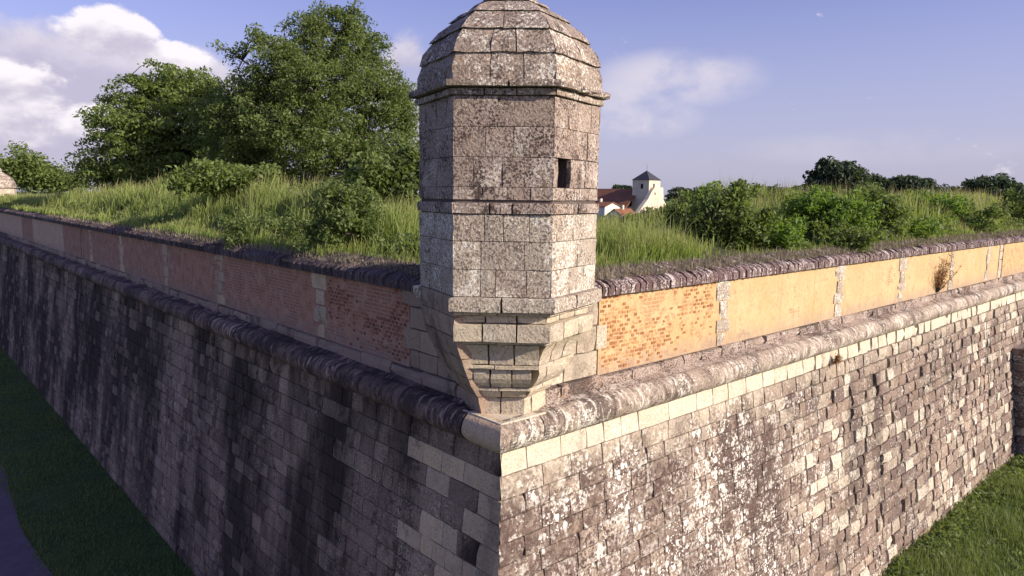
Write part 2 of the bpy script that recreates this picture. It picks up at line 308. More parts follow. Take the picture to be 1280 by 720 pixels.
M['leaf_shrub'] = leaf_mat('bramble_leaves', [(0.085, 0.125, 0.045), (0.150, 0.205, 0.065), (0.215, 0.265, 0.095), (0.120, 0.165, 0.060)], 0.45)
M['leaf_bright'] = leaf_mat('fresh_green_leaves', [(0.110, 0.180, 0.035), (0.160, 0.250, 0.050), (0.210, 0.290, 0.075)], 0.45)
M['leaf_far'] = leaf_mat('far_tree_leaves', [(0.041, 0.065, 0.046), (0.065, 0.095, 0.061), (0.084, 0.115, 0.068)], 0.30)
M['leaf_dry'] = leaf_mat('dry_brown_stems', [(0.32, 0.15, 0.06), (0.42, 0.22, 0.09), (0.24, 0.11, 0.05)], 0.2)
M['grass'] = leaf_mat('tall_green_grass', [(0.160, 0.225, 0.050), (0.225, 0.300, 0.072), (0.290, 0.355, 0.100), (0.190, 0.265, 0.060)], 0.45, (0.38, 0.40, 0.15))
M['tuft'] = leaf_mat('grey_dry_tufts', [(0.24, 0.19, 0.16), (0.33, 0.27, 0.23), (0.18, 0.17, 0.11)], 0.3)
M['grass_dry'] = leaf_mat('seeding_dry_grass', [(0.230, 0.207, 0.092), (0.322, 0.287, 0.138), (0.184, 0.196, 0.069)], 0.40, (0.46, 0.36, 0.24))
M['lawn'] = leaf_mat('short_moat_grass', [(0.105, 0.160, 0.045), (0.150, 0.205, 0.060), (0.200, 0.240, 0.085), (0.120, 0.175, 0.050)], 0.40, (0.26, 0.27, 0.12))
def simple(name, c1, c2, scale=3, bump=0.3, rough=0.9):
    m, t = new_mat(name); pos = t.n('ShaderNodeNewGeometry').outputs['Position']
    a = t.noise(pos, scale, 6, 0.65); b = t.noise(pos, scale*9, 4, 0.7)
    finish(t, t.mix(t.step(t.m('ADD', a, t.m('MULTIPLY', t.m('SUBTRACT', b, 0.5), 0.6)), 0.3, 0.7), c1, c2), rough, t.m('ADD', a, b), 0.03, bump); return m
M['soil'] = simple('grassy_soil', (0.050, 0.060, 0.022), (0.085, 0.085, 0.040), 2)
M['turf'] = simple('moat_turf', (0.035, 0.065, 0.016), (0.060, 0.100, 0.024), 1.2)
M['path'] = simple('compacted_path', (0.115, 0.085, 0.105), (0.155, 0.120, 0.140), 0.8)
M['bark'] = simple('bark', (0.045, 0.035, 0.028), (0.10, 0.08, 0.06), 6, 0.8)
M['white_wall'] = simple('limewashed_wall', (0.70, 0.66, 0.58), (0.80, 0.76, 0.68), 0.8, 0.2)
M['church_wall'] = simple('church_limestone', (0.60, 0.50, 0.38), (0.72, 0.63, 0.50), 0.5, 0.3)
M['slate'] = simple('slate', (0.045, 0.045, 0.055), (0.07, 0.07, 0.08), 0.7, 0.2, 0.6)
M['dark'] = simple('dark_opening', (0.010, 0.009, 0.009), (0.016, 0.014, 0.013), 3, 0.1)
def tile_mat():
    m, t = new_mat('clay_roof_tiles'); pos = t.n('ShaderNodeNewGeometry').outputs['Position']
    a = t.noise(pos, 0.5, 5, 0.7); b = t.noise(pos, 6, 4, 0.7)
    col = t.mix(t.step(a, 0.35, 0.65), (0.20, 0.085, 0.050), (0.27, 0.120, 0.070)); col = t.mix(t.step(b, 0.5, 0.75, 0, 0.6), col, (0.13, 0.065, 0.045))
    finish(t, col, 0.9, b, 0.05, 0.5); return m
M['tiles'] = tile_mat()

# ------------------------------------------------------------------ ground, path
GZ = -6.08
g = obj('ground', [(-3000, -3000, GZ), (3000, -3000, GZ), (3000, 3000, GZ), (-3000, 3000, GZ)], [(0, 1, 2, 3)], M['turf']); tag(g, kind='structure')
pv, pf = [], []
for i in range(60):
    y = -10+i*2.0; wob = 0.12*math.sin(i*1.3)+0.08*math.sin(i*2.9)
    pv += [(-3.45+wob, y, GZ+0.012), (-7.2+wob*0.7, y, GZ+0.012)]
    if i: k = i*2; pf.append((k-2, k, k+1, k-1))
tag(obj('path', pv, pf, M['path']), kind='structure')

# ------------------------------------------------------------------ earth bank behind the parapet
def sm(x, a, b):
    t = np.clip((x-a)/(b-a), 0, 1); return t*t*(3-2*t)
def bank_z(x, y):
    x = np.asarray(x, float); y = np.asarray(y, float); d = np.minimum(x, y)
    base = 2.16+0.14*sm(d, 1.0, 3.0)-2.6*sm(d, 5, 12)
    L = 0.66*sm(x, 0.9, 3.4)*sm(y, 3.0, 14.0)*(1-0.9*sm(y, 26, 48))*(1-sm(x, 6, 11)); R = 0.64*sm(y, 0.9, 3.6)*sm(x, 9.0, 15.0)*(1-sm(y, 6, 11))
    return base+np.maximum(L, R)+0.07*np.sin(x*0.9+y*0.4)+0.06*np.sin(y*1.3-x*0.3)
xs = np.concatenate([[0.75], np.linspace(0.95, 14, 45), np.linspace(15, 78, 40)]); n = len(xs)
X, Y = np.meshgrid(xs, xs, indexing='ij'); Z = bank_z(X, Y)
edge = np.minimum(X, Y) < 0.8; Z = np.where(edge, 2.12, Z)
idx = np.arange(n*n).reshape(n, n)
F = np.stack([idx[:-1, :-1], idx[1:, :-1], idx[1:, 1:], idx[:-1, 1:]], -1).reshape(-1, 4)
tag(big('earth_bank', np.stack([X, Y, Z], -1).reshape(-1, 3), F, M['soil'], smooth=True), kind='structure')

# ------------------------------------------------------------------ rampart walls (two faces of the bastion)
HB, BAT = 6.10, 0.74; SL = math.hypot(HB, BAT); PSET = 0.28
LEN_R, LEN_L = 40.0, 66.0
def frame_wall(side):
    "a along the face from the corner, h = z, n outward"
    cb, sb = HB/SL, BAT/SL
    def fr(a, h, n):
        out = BAT*(-h/HB)+n*cb; z = h+n*sb
        return (a, -out, z) if side == 'r' else (-out, a, z)
    return fr
def frame_parapet(side):
    def fr(a, h, n): return (a, PSET-n, h) if side == 'r' else (PSET-n, a, h)
    return fr
def flip(F): return [tuple(reversed(f)) for f in F]
def visible(P, pad=25):
    x, y, z = project(P); return z > 1 and -pad < x < 1280+pad and -pad < y < 720+pad
def face_wall(side):
    right = side == 'r'; fr = frame_wall(side); fp = frame_parapet(side); L = LEN_R if right else LEN_L
    fx = (lambda F: F) if right else flip
    if right: root = thing('rampart_wall', (12, 0, GZ), 'sunlit stone rampart wall with ochre parapet panels right of the corner turret', 'wall', 'faces of the bastion')
    else: root = thing('rampart_wall', (0, 12, GZ), 'shaded black-streaked stone rampart wall with reddish parapet left of the corner turret', 'wall', 'faces of the bastion')
    def add(name, V, F, mat, sm_=0):
        o = obj(name, put(root, V), fx(F), mat, root)
        if sm_: o.data.polygons.foreach_set('use_smooth', [i < sm_ for i in range(len(F))])
        return o
    # core
    c0 = lambda h: -BAT*(-h/HB)+0.05
    V = [fr(c0(-HB-.3), -HB-0.3, -0.05), fr(L, -HB-0.3, -0.05), fr(L, 0.1, -0.05), fr(c0(0.1), 0.1, -0.05)]
    V += [fr(0.8, -HB-0.3, -1.6), fr(L, -HB-0.3, -1.6), fr(L, 0.1, -0.65), fr(0.75, 0.1, -0.65)]
    add('core', V, [(0, 1, 2, 3), (1, 5, 6, 2), (3, 2, 6, 7), (0, 3, 7, 4), (4, 7, 6, 5), (0, 4, 5, 1)], M['mortar'])
    # face stones
    todo = []; h = -0.005; ci = 0
    while h > -HB+0.02:
        ch = random.choice([0.26, 0.29, 0.32, 0.36]) if ci else 0.33
        if h-ch < -HB+0.12: ch = h+HB+0.06
        a = c0(h)-0.05; first = True; off = ci % 2
        while a < L-0.1:
            near = a < (7.5 if right else 9)
            if first: ln = 0.78 if off else 0.46
            elif near: ln = random.uniform(0.38, 0.85) if right else random.uniform(0.30, 0.66)
            else: ln = random.uniform(0.26, 0.62)*(1 if a < 24 else 1.3)
            if L-a-ln < 0.3: ln = L-a
            b = a+ln
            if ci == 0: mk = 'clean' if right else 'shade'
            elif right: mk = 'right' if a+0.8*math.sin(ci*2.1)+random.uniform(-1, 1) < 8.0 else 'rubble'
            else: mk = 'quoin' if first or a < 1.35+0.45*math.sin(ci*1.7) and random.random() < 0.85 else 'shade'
            rg = sm(a, 5, 12) if right else 0.35*sm(a, 4, 10)
            pr = random.uniform(0.0, 0.006)+rg*random.uniform(-0.018, 0.034)
            if rg > 0.5 and random.random() < 0.05: pr = -0.035
            slope = BAT/HB
            todo.append((a, b, h-ch, h, pr, first, mk, rg)); a = b; first = False
        h -= ch; ci += 1
    ranked = []
    for q, s in enumerate(todo):
        c = fr((s[0]+s[1])/2, (s[2]+s[3])/2, 0); px, py, pz = project(c)
        if visible(c, 60): ranked.append(((s[1]-s[0])*(s[3]-s[2])/pz**2, q))
    ranked.sort(reverse=True); single = {q for _, q in ranked[:290]}
    bags = {}
    for q, (a, b, h0, h1, pr, first, mk, rg) in enumerate(todo):
        cx = -BAT*(-((h0+h1)/2)/HB)
        mt = (lambda nn: -nn) if first else False
        a_ = cx if first else a
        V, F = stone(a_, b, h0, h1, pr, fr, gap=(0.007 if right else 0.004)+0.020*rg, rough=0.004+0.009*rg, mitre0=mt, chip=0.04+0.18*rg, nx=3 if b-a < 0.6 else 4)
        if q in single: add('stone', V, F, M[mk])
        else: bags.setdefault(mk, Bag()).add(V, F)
    for mk, bag in bags.items():
        o = bag; ob = obj('stonework', put(root, o.V), fx(o.F), M[mk], root); ob['kind'] = 'stuff'
    # cordon: half-round string course, one stone after the other
    a = 0.62; CR_ = 0.215; cz = 0.215; j = 0
    def ring(a, jit, mit=False, scale=1.0):
        out = []
        for k in range(13):
            t = rad(-100+k*20); rr = CR_*scale+random.uniform(-jit, jit)
            nn = rr*math.cos(t)*1.0-0.0; zz = cz+rr*math.sin(t)
            if mit: out.append((-nn, -nn, zz))
            else: out.append((a, -nn, zz) if right else (-nn, a, zz))
        return out
    def lathe(r1, r2, r3=None):
        rs = [r for r in (r1, r2, r3) if r]; V = [p for r in rs for p in r]; F = []; m = 13
        for i in range(len(rs)-1):
            for k in range(m-1): F.append((i*m+k, (i+1)*m+k, (i+1)*m+k+1, i*m+k+1))
        return V, F
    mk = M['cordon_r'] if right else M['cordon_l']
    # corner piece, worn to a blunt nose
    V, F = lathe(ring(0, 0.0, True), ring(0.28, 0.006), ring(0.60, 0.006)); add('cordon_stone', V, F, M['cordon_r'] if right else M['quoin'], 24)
    while a < L-0.2:
        ln = random.uniform(0.75, 1.15); b = min(a+ln, L); s_ = random.uniform(0.994, 1.006)
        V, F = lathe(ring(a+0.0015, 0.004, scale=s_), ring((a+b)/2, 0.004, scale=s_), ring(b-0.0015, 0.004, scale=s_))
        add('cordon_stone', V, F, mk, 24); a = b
    # base course of the parapet with its weathered ledge
    a = 0.55
    while a < min(L, 46)-0.2:
        ln = random.uniform(0.55, 1.0); b = min(a+ln, L); V, F = stone(a, b, 0.42, 0.62+random.uniform(-0.015, 0.03), 0.05+random.uniform(-0.015, 0.02), fp, deep=0.1, gap=0.014, rough=0.012, chip=0.3)
        add('base_stone', V, F, M['turret'] if right else M['pier']); a = b
    # weathered ledge between cordon and base course
    a = 0.45
    while a < L-0.3:
        b = min(a+random.uniform(1.4, 2.4), L); z_ = random.uniform(-0.01, 0.01)
        V = [fp(q, zz+z_, nn) for q in (a+0.002, b-0.002) for (nn, zz) in ((0.235, 0.20), (0.235, 0.385), (-0.01, 0.465), (-0.01, 0.20))]
        add('ledge_stone', V, [(0, 4, 5, 1), (1, 5, 6, 2), (2, 6, 7, 3), (0, 1, 2, 3), (4, 7, 6, 5)], M['turret'] if right else M['cordon_l']); a = b
    # parapet body
    joint = 24.83 if right else 26.37
    V = []
    for (a0, a1, nn) in ((0.35, joint-0.07, -0.045), (joint-0.07, joint+0.07, -0.30), (joint+0.07, L, -0.045)):
        bx = [fp(a0, 0.2, nn), fp(a1, 0.2, nn), fp(a1, 1.93, nn), fp(a0, 1.93, nn), fp(a0, 0.2, -0.55), fp(a1, 0.2, -0.55), fp(a1, 1.93, -0.55), fp(a0, 1.93, -0.55)]
        add('parapet_core', bx, [(0, 1, 2, 3), (1, 5, 6, 2), (3, 2, 6, 7), (0, 3, 7, 4), (4, 7, 6, 5), (0, 4, 5, 1)], M['mortar'])
    # stone chains between the rendered panels
    if right: chains = [5.81, 10.9, 14.9, 19.1, 23.0]; ends = [(0.35, 2.35), (24.35, 24.76)]
    else: chains = [5.65, 10.9, 15.2, 20.1, 24.6]; ends = [(0.35, 2.7), (26.0, 26.30)]
    gaps = []
    qm = 'turret_low' if right else 'quoin'
    for c in chains:
        z = 0.645; k = random.randint(0, 1)
        worn = random.random() < 0.3
        while z < 1.88:
            hh = random.uniform(0.24, 0.36); z1 = min(z+hh, 1.895)
            if 1.895-z1 < 0.12: z1 = 1.895
            wd = (0.27 if k % 2 else 0.15)*(0.8 if worn else 1.0)+random.uniform(-0.02, 0.03); s_ = random.uniform(-0.03, 0.03)
            V, F = stone(c+s_-wd, c+s_+wd, z, z1, 0.024+random.uniform(-0.004, 0.008), fp, gap=0.014, rough=0.006, chip=0.2); add('quoin_stone', V, F, M[qm])
            z = z1; k += 1
    for (e0, e1) in ends:
        z = 0.645; k = 0
        while z < 1.88:
            hh = random.uniform(0.28, 0.40); z1 = min(z+hh, 1.895)
            if 1.895-z1 < 0.14: z1 = 1.895
            a = e0; lim = e1+(0.10 if k % 2 else -0.12) if e1-e0 > 1 else e1
            while a < lim-0.05:
                b = min(a+random.uniform(0.35, 0.7), lim)
                if lim-b < 0.2: b = lim
                V, F = stone(a, b, z, z1, 0.012+random.uniform(-0.004, 0.006), fp, gap=0.012, rough=0.005, chip=0.1); add('quoin_stone', V, F, M['corbel'] if right else M['pier']); a = b
            z = z1; k += 1
    # rendered panels
    cuts = [ends[0][1]-0.12]+chains+[ends[1][0]]
    def panel(a0, a1, mat, nn=-0.004):
        NX, NZ = max(4, int((a1-a0)/0.35)), 5; V, F = [], []
        for j in range(NZ+1):
            for i in range(NX+1):
                V.append(fp(a0+(a1-a0)*i/NX, 0.63+(1.9-0.63)*j/NZ, nn+random.uniform(-0.004, 0.004)))
        for j in range(NZ):
            for i in range(NX): k = j*(NX+1)+i; F.append((k, k+1, k+NX+2, k+NX+1))
        b = len(V); V += [fp(a0, 0.63, -0.06), fp(a1, 0.63, -0.06), fp(a1, 1.9, -0.06), fp(a0, 1.9, -0.06)]
        c = [0, NX, NZ*(NX+1)+NX, NZ*(NX+1)]
        for q in range(4): F.append((c[q], b+q, b+(q+1) % 4, c[(q+1) % 4]))
        add('panel', V, F, mat)
    for i in range(len(cuts)-1):
        panel(cuts[i]+0.02, cuts[i+1]-0.02 if i == len(cuts)-2 else cuts[i+1], M[('ochre_worn' if i == 0 else 'ochre') if right else 'rose'])
    if right: panel(joint+0.07, L, M['ochre_worn'])
    else:
        for (p0, p1, mm) in ((joint+.07, 29.9, 'rose'), (29.9, 37.7, 'rose_pale'), (37.7, 41.2, 'rose'), (41.2, L, 'rose_pale')): panel(p0, p1, M[mm])
    # bricks showing through the render of the first panel
    bag = Bag(); z = 0.67; row = 0; s0, s1 = cuts[0]+0.04, cuts[1]-0.2
    while z < 1.84:
        a = s0+(0.06 if row % 2 else 0)
        while a < s1-0.2:
            d = 0.5*math.sin(a*2.1+row*0.23)+0.5*math.sin(a*0.9-row*0.41+1)+random.uniform(-0.8, 0.8)
            edge = max(0, 1-(a-s0)/0.7)+max(0, 0.5-(s1-a)/0.8)
            if d+edge*1.0+(0.25 if right else 0.0) > 0.25:
                wv = random.uniform(0.075, 0.112)
                V, F = stone(a, a+wv, z, z+0.056, random.uniform(-0.001, 0.010), fp, deep=0.03, gap=0.006, rough=0.003, nx=2, nz=2); bag.add(V, F)
            a += 0.122
        z += 0.068; row += 1
    ob = obj('exposed_brickwork', put(root, bag.V), fx(bag.F), M['brick'] if right else M['brick_l'], root); ob['kind'] = 'stuff'
    # coping: bricks on edge
    bag = Bag(); a = 0.9
    for prow in ([(-0.085, 1.90), (-0.085, 2.04), (0.0, 2.10), (0.27, 2.17), (0.28, 1.95)], [(0.285, 1.95), (0.29, 2.175), (0.45, 2.22), (0.61, 2.24), (0.62, 1.92)]):
        a = 0.9
        while a < L:
            wv = random.choice([0.05, 0.058, 0.066, 0.11]) if a < 30 else 0.3; d = random.gauss(0, 0.007); t = random.gauss(0, 0.009); lean = random.gauss(0, 0.008)
            V = []; w2 = wv*random.uniform(0.92, 0.99)
            for q in (a, a+w2):
                for (bk, z) in prow:
                    up = 1.0 if z > 2 else 0.0
                    V.append(fp(q+lean*up, z+up*(t+random.uniform(-0.012, 0.012)), -bk+d+random.uniform(-0.008, 0.008)))
            m = len(prow); F = [(k, k+m, k+m+1, k+1) for k in range(m-1)]+[tuple(range(m)), tuple(m+k for k in reversed(range(m)))]
            bag.add(V, [tuple(reversed(f)) for f in F]); a += wv
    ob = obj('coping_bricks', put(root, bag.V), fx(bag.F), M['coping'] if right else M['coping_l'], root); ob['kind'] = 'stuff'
    bed = [fp(0.9, 1.905, 0.05), fp(L, 1.905, 0.05), fp(L, 2.05, 0.05), fp(0.9, 2.05, 0.05), fp(0.9, 1.905, -0.58), fp(L, 1.905, -0.58), fp(L, 2.12, -0.58), fp(0.9, 2.12, -0.58)]
    add('coping_bed', bed, [(0, 1, 2, 3), (1, 5, 6, 2), (3, 2, 6, 7), (0, 3, 7, 4), (4, 7, 6, 5), (0, 4, 5, 1)], M['mortar'])
    return root
wall_r = face_wall('r'); wall_l = face_wall('l')

# buttress where the sunlit face ends
bt = thing('buttress', (26, -0.7, GZ), 'rough stone buttress with shaded side at the far end of the sunlit wall', 'buttress')
def fr_b(a, h, n): # -x side
    return (25.15-n, -(BAT*(-h/HB))-a, h)
bag = []
V = [(25.2, -0.2, GZ-.2), (27.0, -0.2, GZ-.2), (27.0, -2.0, GZ-.2), (25.2, -2.0, GZ-.2), (25.2, -0.1, -1.9), (27.0, -0.1, -1.9), (27.0, -0.75, -2.3), (25.2, -0.75, -2.3)]
obj('core', put(bt, V), [(0, 1, 2, 3), (4, 7, 6, 5), (0, 4, 5, 1), (1, 5, 6, 2), (2, 6, 7, 3), (3, 7, 4, 0)], M['mortar'], bt)
h = GZ
while h < -2.2:
    ch = random.uniform(0.25, 0.33); t = (h-GZ)/(-2.2-GZ); mx = 2.0-1.2*t-(0.74*(1-t)); a = 0.0
    while a < mx-0.05:
        b = min(a+random.uniform(0.25, 0.5), mx)
        if mx-b < 0.15: b = mx
        V, F = stone(a, b, h, h+ch, 0.04+random.uniform(0, 0.04), fr_b, rough=0.012, chip=0.3); obj('stone', put(bt, V), F, M['rubble'], bt); a = b
    V, F = stone(25.13, 25.8, h, h+ch, 0.0, lambda a, hh, n: (a, -(0.75+1.25*(1-(hh-GZ)/(-2.3-GZ)))-n-0.03, hh), rough=0.012, chip=0.3); obj('stone', put(bt, V), F, M['rubble'], bt)
    V, F = stone(25.8, 26.95, h, h+ch, 0.0, lambda a, hh, n: (a, -(0.75+1.25*(1-(hh-GZ)/(-2.3-GZ)))-n-0.03, hh), rough=0.012, chip=0.3); obj('stone', put(bt, V), F, M['rubble'], bt)
    h += ch

# ------------------------------------------------------------------ the corner turret
S = 1.2443; UM = 0.5822; C2 = np.array([UM, UM])
def hexv(k):
    "hexagon corners, first two are the front face (left, right), then round by the right"
    out = []
    for q in range(6):
        t = rad(-135-30+60*q); out.append(C2+k*S*np.array([math.cos(t), math.sin(t)]))
    return out
def hex_frame(q, k):
    "frame of hexagon side q at scale k: a along from its left end, n outward"
    H = hexv(k); A, B = H[q], H[(q+1) % 6]; d = (B-A)/np.linalg.norm(B-A); nn = np.array([d[1], -d[0]])
    return (lambda a, h, n: (A[0]+d[0]*a+nn[0]*n, A[1]+d[1]*a+nn[1]*n, h)), S*k
T30 = math.tan(rad(30))
def hex_course(root, name, k, z0, z1, mat, joints, proud=0.0, deep=0.10, gap=0.010, rough=0.006, sides=range(6), hole=None, fr_mod=None, **kw):
    for q in sides:
        fr, L = hex_frame(q, k); js = [0.0]+sorted(joints(q, L))+[L]
        if fr_mod: fr = fr_mod(fr, z0, z1)
        for i in range(len(js)-1):
            a, b = js[i], js[i+1]
            V, F = stone(a, b, z0, z1, proud+random.uniform(-0.003, 0.005), fr, deep=deep, gap=gap, rough=rough, mitre0=(lambda n: -n*T30) if i == 0 else False, mitre1=(lambda n: n*T30) if i == len(js)-2 else False, **kw)
            obj(name, put(root, V), F, mat, root)
tur = thing('watch_turret', (UM, UM, 0.4), 'tall hexagonal stone watch turret with domed roof on the wall corner', 'turret')
def jn(lo=1, hi=3):
    def f(q, L):
        k = random.randint(lo, hi); return [L*(i+1)/(k+1)+random.uniform(-0.09, 0.09) for i in range(k)]
    return f
# shaft: hollow hexagon tube of mortar with the loophole cut through, ashlar in front
HOLE = (1, 0.13, 0.44, 3.53, 3.90)
for q in range(6):
    fr, L = hex_frame(q, 0.98); bag = Bag()
    def slab(a0, a1, z0, z1):
        th = 0.26; e0 = 0.0 if a0 > 0.001 else th*T30; e1 = 0.0 if a1 < L-0.001 else th*T30
        V = [fr(a0, z0, 0), fr(a1, z0, 0), fr(a1, z1, 0), fr(a0, z1, 0), fr(a0+e0, z0, -th), fr(a1-e1, z0, -th), fr(a1-e1, z1, -th), fr(a0+e0, z1, -th)]
        bag.add(V, [(0, 1, 2, 3), (1, 5, 6, 2), (3, 2, 6, 7), (0, 3, 7, 4), (4, 7, 6, 5), (0, 4, 5, 1)])
    if q == HOLE[0]:
        slab(0, L, 1.97, HOLE[3]); slab(0, HOLE[1], HOLE[3], HOLE[4]); slab(HOLE[2], L, HOLE[3], HOLE[4]); slab(0, L, HOLE[4], 4.8)
    else: slab(0, L, 1.97, 4.8)
    obj('shaft_core', put(tur, bag.V), bag.F, M['mortar'], tur)
courses = [2.14, 2.49, 2.85, 3.19, 3.37, 3.53, 3.90, 4.27, 4.64]
for i in range(len(courses)-1):
    z0, z1 = courses[i], courses[i+1]; mat = M['turret_low'] if i < 3 else M['turret']
    if abs(z0-3.19) < 1e-6: hex_course(tur, 'string_course', 1.0, z0, z1-0.03, mat, jn(1, 2), proud=0.022, gap=0.012); continue
    for q in range(6):
        if q == HOLE[0] and abs(z0-3.53) < 1e-6: hex_course(tur, 'block', 1.0, z0, z1, mat, lambda q, L: [HOLE[1], HOLE[2], 0.86], sides=[q], deep=0.06)
        else: hex_course(tur, 'block', 1.0, z0, z1, mat, jn(1, 3), sides=[q], gap=0.003 if i > 3 else 0.005, deep=0.03, arris=0.004 if i > 3 else 0.006)
# drop the block that would plug the loophole
cand = [o for o in tur.children if o.name.split('.')[0] == 'block']
frh, _ = hex_frame(1, 1.0); hc = np.array(frh((HOLE[1]+HOLE[2])/2, (HOLE[3]+HOLE[4])/2, 0))-np.array(tur.location)
def dist_c(o):
    co = np.array([v.co for v in o.data.vertices]).mean(0); return np.linalg.norm(co-hc)
cand.sort(key=dist_c); bpy.data.objects.remove(cand[0])
# cornice
def prof_mod(off):
    def mod(fr, z0, z1):
        return lambda a, h, n: fr(a, h, n+off*((h-z0)/(z1-z0)))
    return mod
hex_course(tur, 'cornice_stone', 1.0, 4.64, 4.735, M['dome'], jn(1, 2), proud=0.045, deep=0.1, rough=0.004)
hex_course(tur, 'cornice_stone', 1.0, 4.735, 4.83, M['dome'], jn(1, 2), proud=0.125, deep=0.14, rough=0.006, chip=0.2)
# dome: courses that lap over one another
lev = [(1.0, 4.83), (0.965, 5.165), (0.845, 5.475), (0.63, 5.74), (0.40, 5.925), (0.27, 6.02)]
V = []; 
for (k, z) in lev: V += [(*(p), z) for p in hexv(k-0.035)]
F = [tuple(reversed(range(6)))]+[(i*6+q, i*6+(q+1) % 6, (i+1)*6+(q+1) % 6, (i+1)*6+q) for i in range(len(lev)-1) for q in range(6)]+[tuple((len(lev)-1)*6+q for q in range(6))]
obj('dome_core', put(tur, V), F, M['mortar'], tur)
def slope_block(k0, z0, k1, z1, q, f0, f1, lap, th, mat, name):
    "one roof slab: between levels, from share f0 to f1 of the side, its lower edge proud by lap"
    V, F = [], []; NX, NZ = 4, 3
    def P(f, v, n):
        kk = k0+(k1-k0)*v+0.022*math.sin(math.pi*v)*1.4
        H = hexv(kk+n/(S*0.866)); A, B = H[q], H[(q+1) % 6]; p = A+(B-A)*f; return (p[0], p[1], z0+(z1-z0)*v)
    e = 0.012
    for j in range(NZ):
        v = j/(NZ-1); 
        for i in range(NX):
            f = f0+(f1-f0)*i/(NX-1)
            if i == 0 and f0 > 0.001: f += e*random.uniform(0.2, 0.7)
            if i == NX-1 and f1 < 0.999: f -= e*random.uniform(0.2, 0.7)
            n = lap*(1-v)+random.uniform(-0.010, 0.010); vv = v
            if j == 0: vv = random.uniform(-0.05, 0.03)
            if j == NZ-1: vv = 1.03
            p = P(f, vv, n); V.append(p)
    for j in range(NZ-1):
        for i in range(NX-1): a = j*NX+i; F.append((a, a+1, a+NX+1, a+NX))
    ring = [i for i in range(NX)]+[j*NX+NX-1 for j in range(1, NZ)]+[(NZ-1)*NX+i for i in range(NX-2, -1, -1)]+[j*NX for j in range(NZ-2, 0, -1)]
    b = len(V)
    for a in ring: 
        i, j = a % NX, a//NX; V.append(P(f0+(f1-f0)*i/(NX-1), j/(NZ-1), -th))
    m = len(ring)
    for r in range(m): F.append((ring[r], b+r, b+(r+1) % m, ring[(r+1) % m]))
    obj(name, put(tur, V), F, mat, tur)
for i in range(len(lev)-1):
    for q in range(6):
        k = [3, 3, 2, 2, 1][i] if q != 1 else [2, 2, 2, 1, 1][i]
        fs = [0]+[(j+1)/k+random.uniform(-0.08, 0.08) for j in range(k-1)]+[1]
        for j in range(k): slope_block(lev[i][0], lev[i][1], lev[i+1][0], lev[i+1][1], q, fs[j], fs[j+1], 0.036 if i else 0.01, 0.06, M['dome'], 'roof_slab')
def lathe_obj(name, prof, n, mat, parent, c):
    V = [(c[0]+r*math.cos(2*math.pi*k/n), c[1]+r*math.sin(2*math.pi*k/n), z) for (r, z) in prof for k in range(n)]
    F = [(i*n+k, i*n+(k+1) % n, (i+1)*n+(k+1) % n, (i+1)*n+k) for i in range(len(prof)-1) for k in range(n)]
    F += [tuple(reversed(range(n))), tuple((len(prof)-1)*n+k for k in range(n))]
    return obj(name, put(parent, V), F, mat, parent, True)
lathe_obj('finial', [(0.36, 6.0), (0.37, 6.06), (0.30, 6.09), (0.16, 6.15), (0.13, 6.25), (0.22, 6.32), (0.25, 6.44), (0.21, 6.56), (0.10, 6.64), (0.02, 6.67)], 16, M['dome'], tur, C2)
# base moulding and the stepped corbel under it
hex_course(tur, 'moulding_stone', 1.0, 1.945, 2.145, M['turret_low'], lambda q, L: [L*0.47+random.uniform(-.05, .05)], proud=0.085, deep=0.2, gap=0.012, rough=0.008, chip=0.15, sides=(0, 1, 2, 3, 4))
def corbel(k, z0, z1, mat, joints, proud=0.0, mod=None, deep=0.22):
    hex_course(tur, 'corbel_stone', k, z0, z1, mat, joints, proud=proud, deep=deep, gap=0.006, rough=0.005, sides=(0, 1), fr_mod=mod, nz=5)
def roll(off, f):
    def mod(fr, z0, z1): return lambda a, h, n: fr(a, h, n+off*f(min(1, max(0, (h-z0)/(z1-z0)))))
    return mod
two = lambda q, L: [L*0.3+random.uniform(-.03, .03), L*0.66]
one = lambda q, L: [L*0.42+random.uniform(-.05, .05)]
corbel(0.985, 1.895, 1.945, M['corbel'], one)
corbel(0.955, 1.79, 1.895, M['corbel'], two, proud=-0.03)
corbel(0.955, 1.55, 1.79, M['corbel'], two, proud=0.04)
corbel(0.90, 1.50, 1.55, M['corbel'], one)
corbel(0.78, 1.20, 1.50, M['corbel'], two, mod=roll(0.12, lambda t: t**2.2))
corbel(0.79, 1.14, 1.20, M['corbel'], one, proud=-0.01)
corbel(0.62, 0.85, 1.14, M['corbel'], two, mod=roll(0.12, lambda t: math.sin(math.pi*min(1, t*0.62))))
corbel(0.60, 0.79, 0.85, M['corbel'], one)
corbel(0.50, 0.67, 0.79, M['corbel'], one, mod=roll(0.08, lambda t: t))
corbel(0.46, 0.40, 0.67, M['corbel'], one)
V = [(*p, 0.38) for p in hexv(0.40)]+[(*p, 1.15) for p in hexv(0.54)]+[(*p, 1.96) for p in hexv(0.9)]
F = [tuple(reversed(range(6)))]+[(i*6+q, i*6+(q+1) % 6, (i+1)*6+(q+1) % 6, (i+1)*6+q) for i in range(2) for q in range(6)]+[tuple(12+q for q in range(6))]
obj('corbel_core', put(tur, V), F, M['mortar'], tur)
def fr_flank(a, h, n):
    k = float(np.interp(h, [0.40, 0.67, 0.85, 1.14, 1.50, 1.79, 2.145], [0.47, 0.54, 0.66, 0.80, 0.93, 0.985, 1.0])); H = hexv(k); A, B = H[5], H[0]; d = (B-A)/np.linalg.norm(B-A)
    return (A[0]+d[0]*a*k+d[1]*n, A[1]+d[1]*a*k-d[0]*n, h)
zz = [0.40, 0.68, 0.98, 1.28, 1.58, 1.87, 2.14]
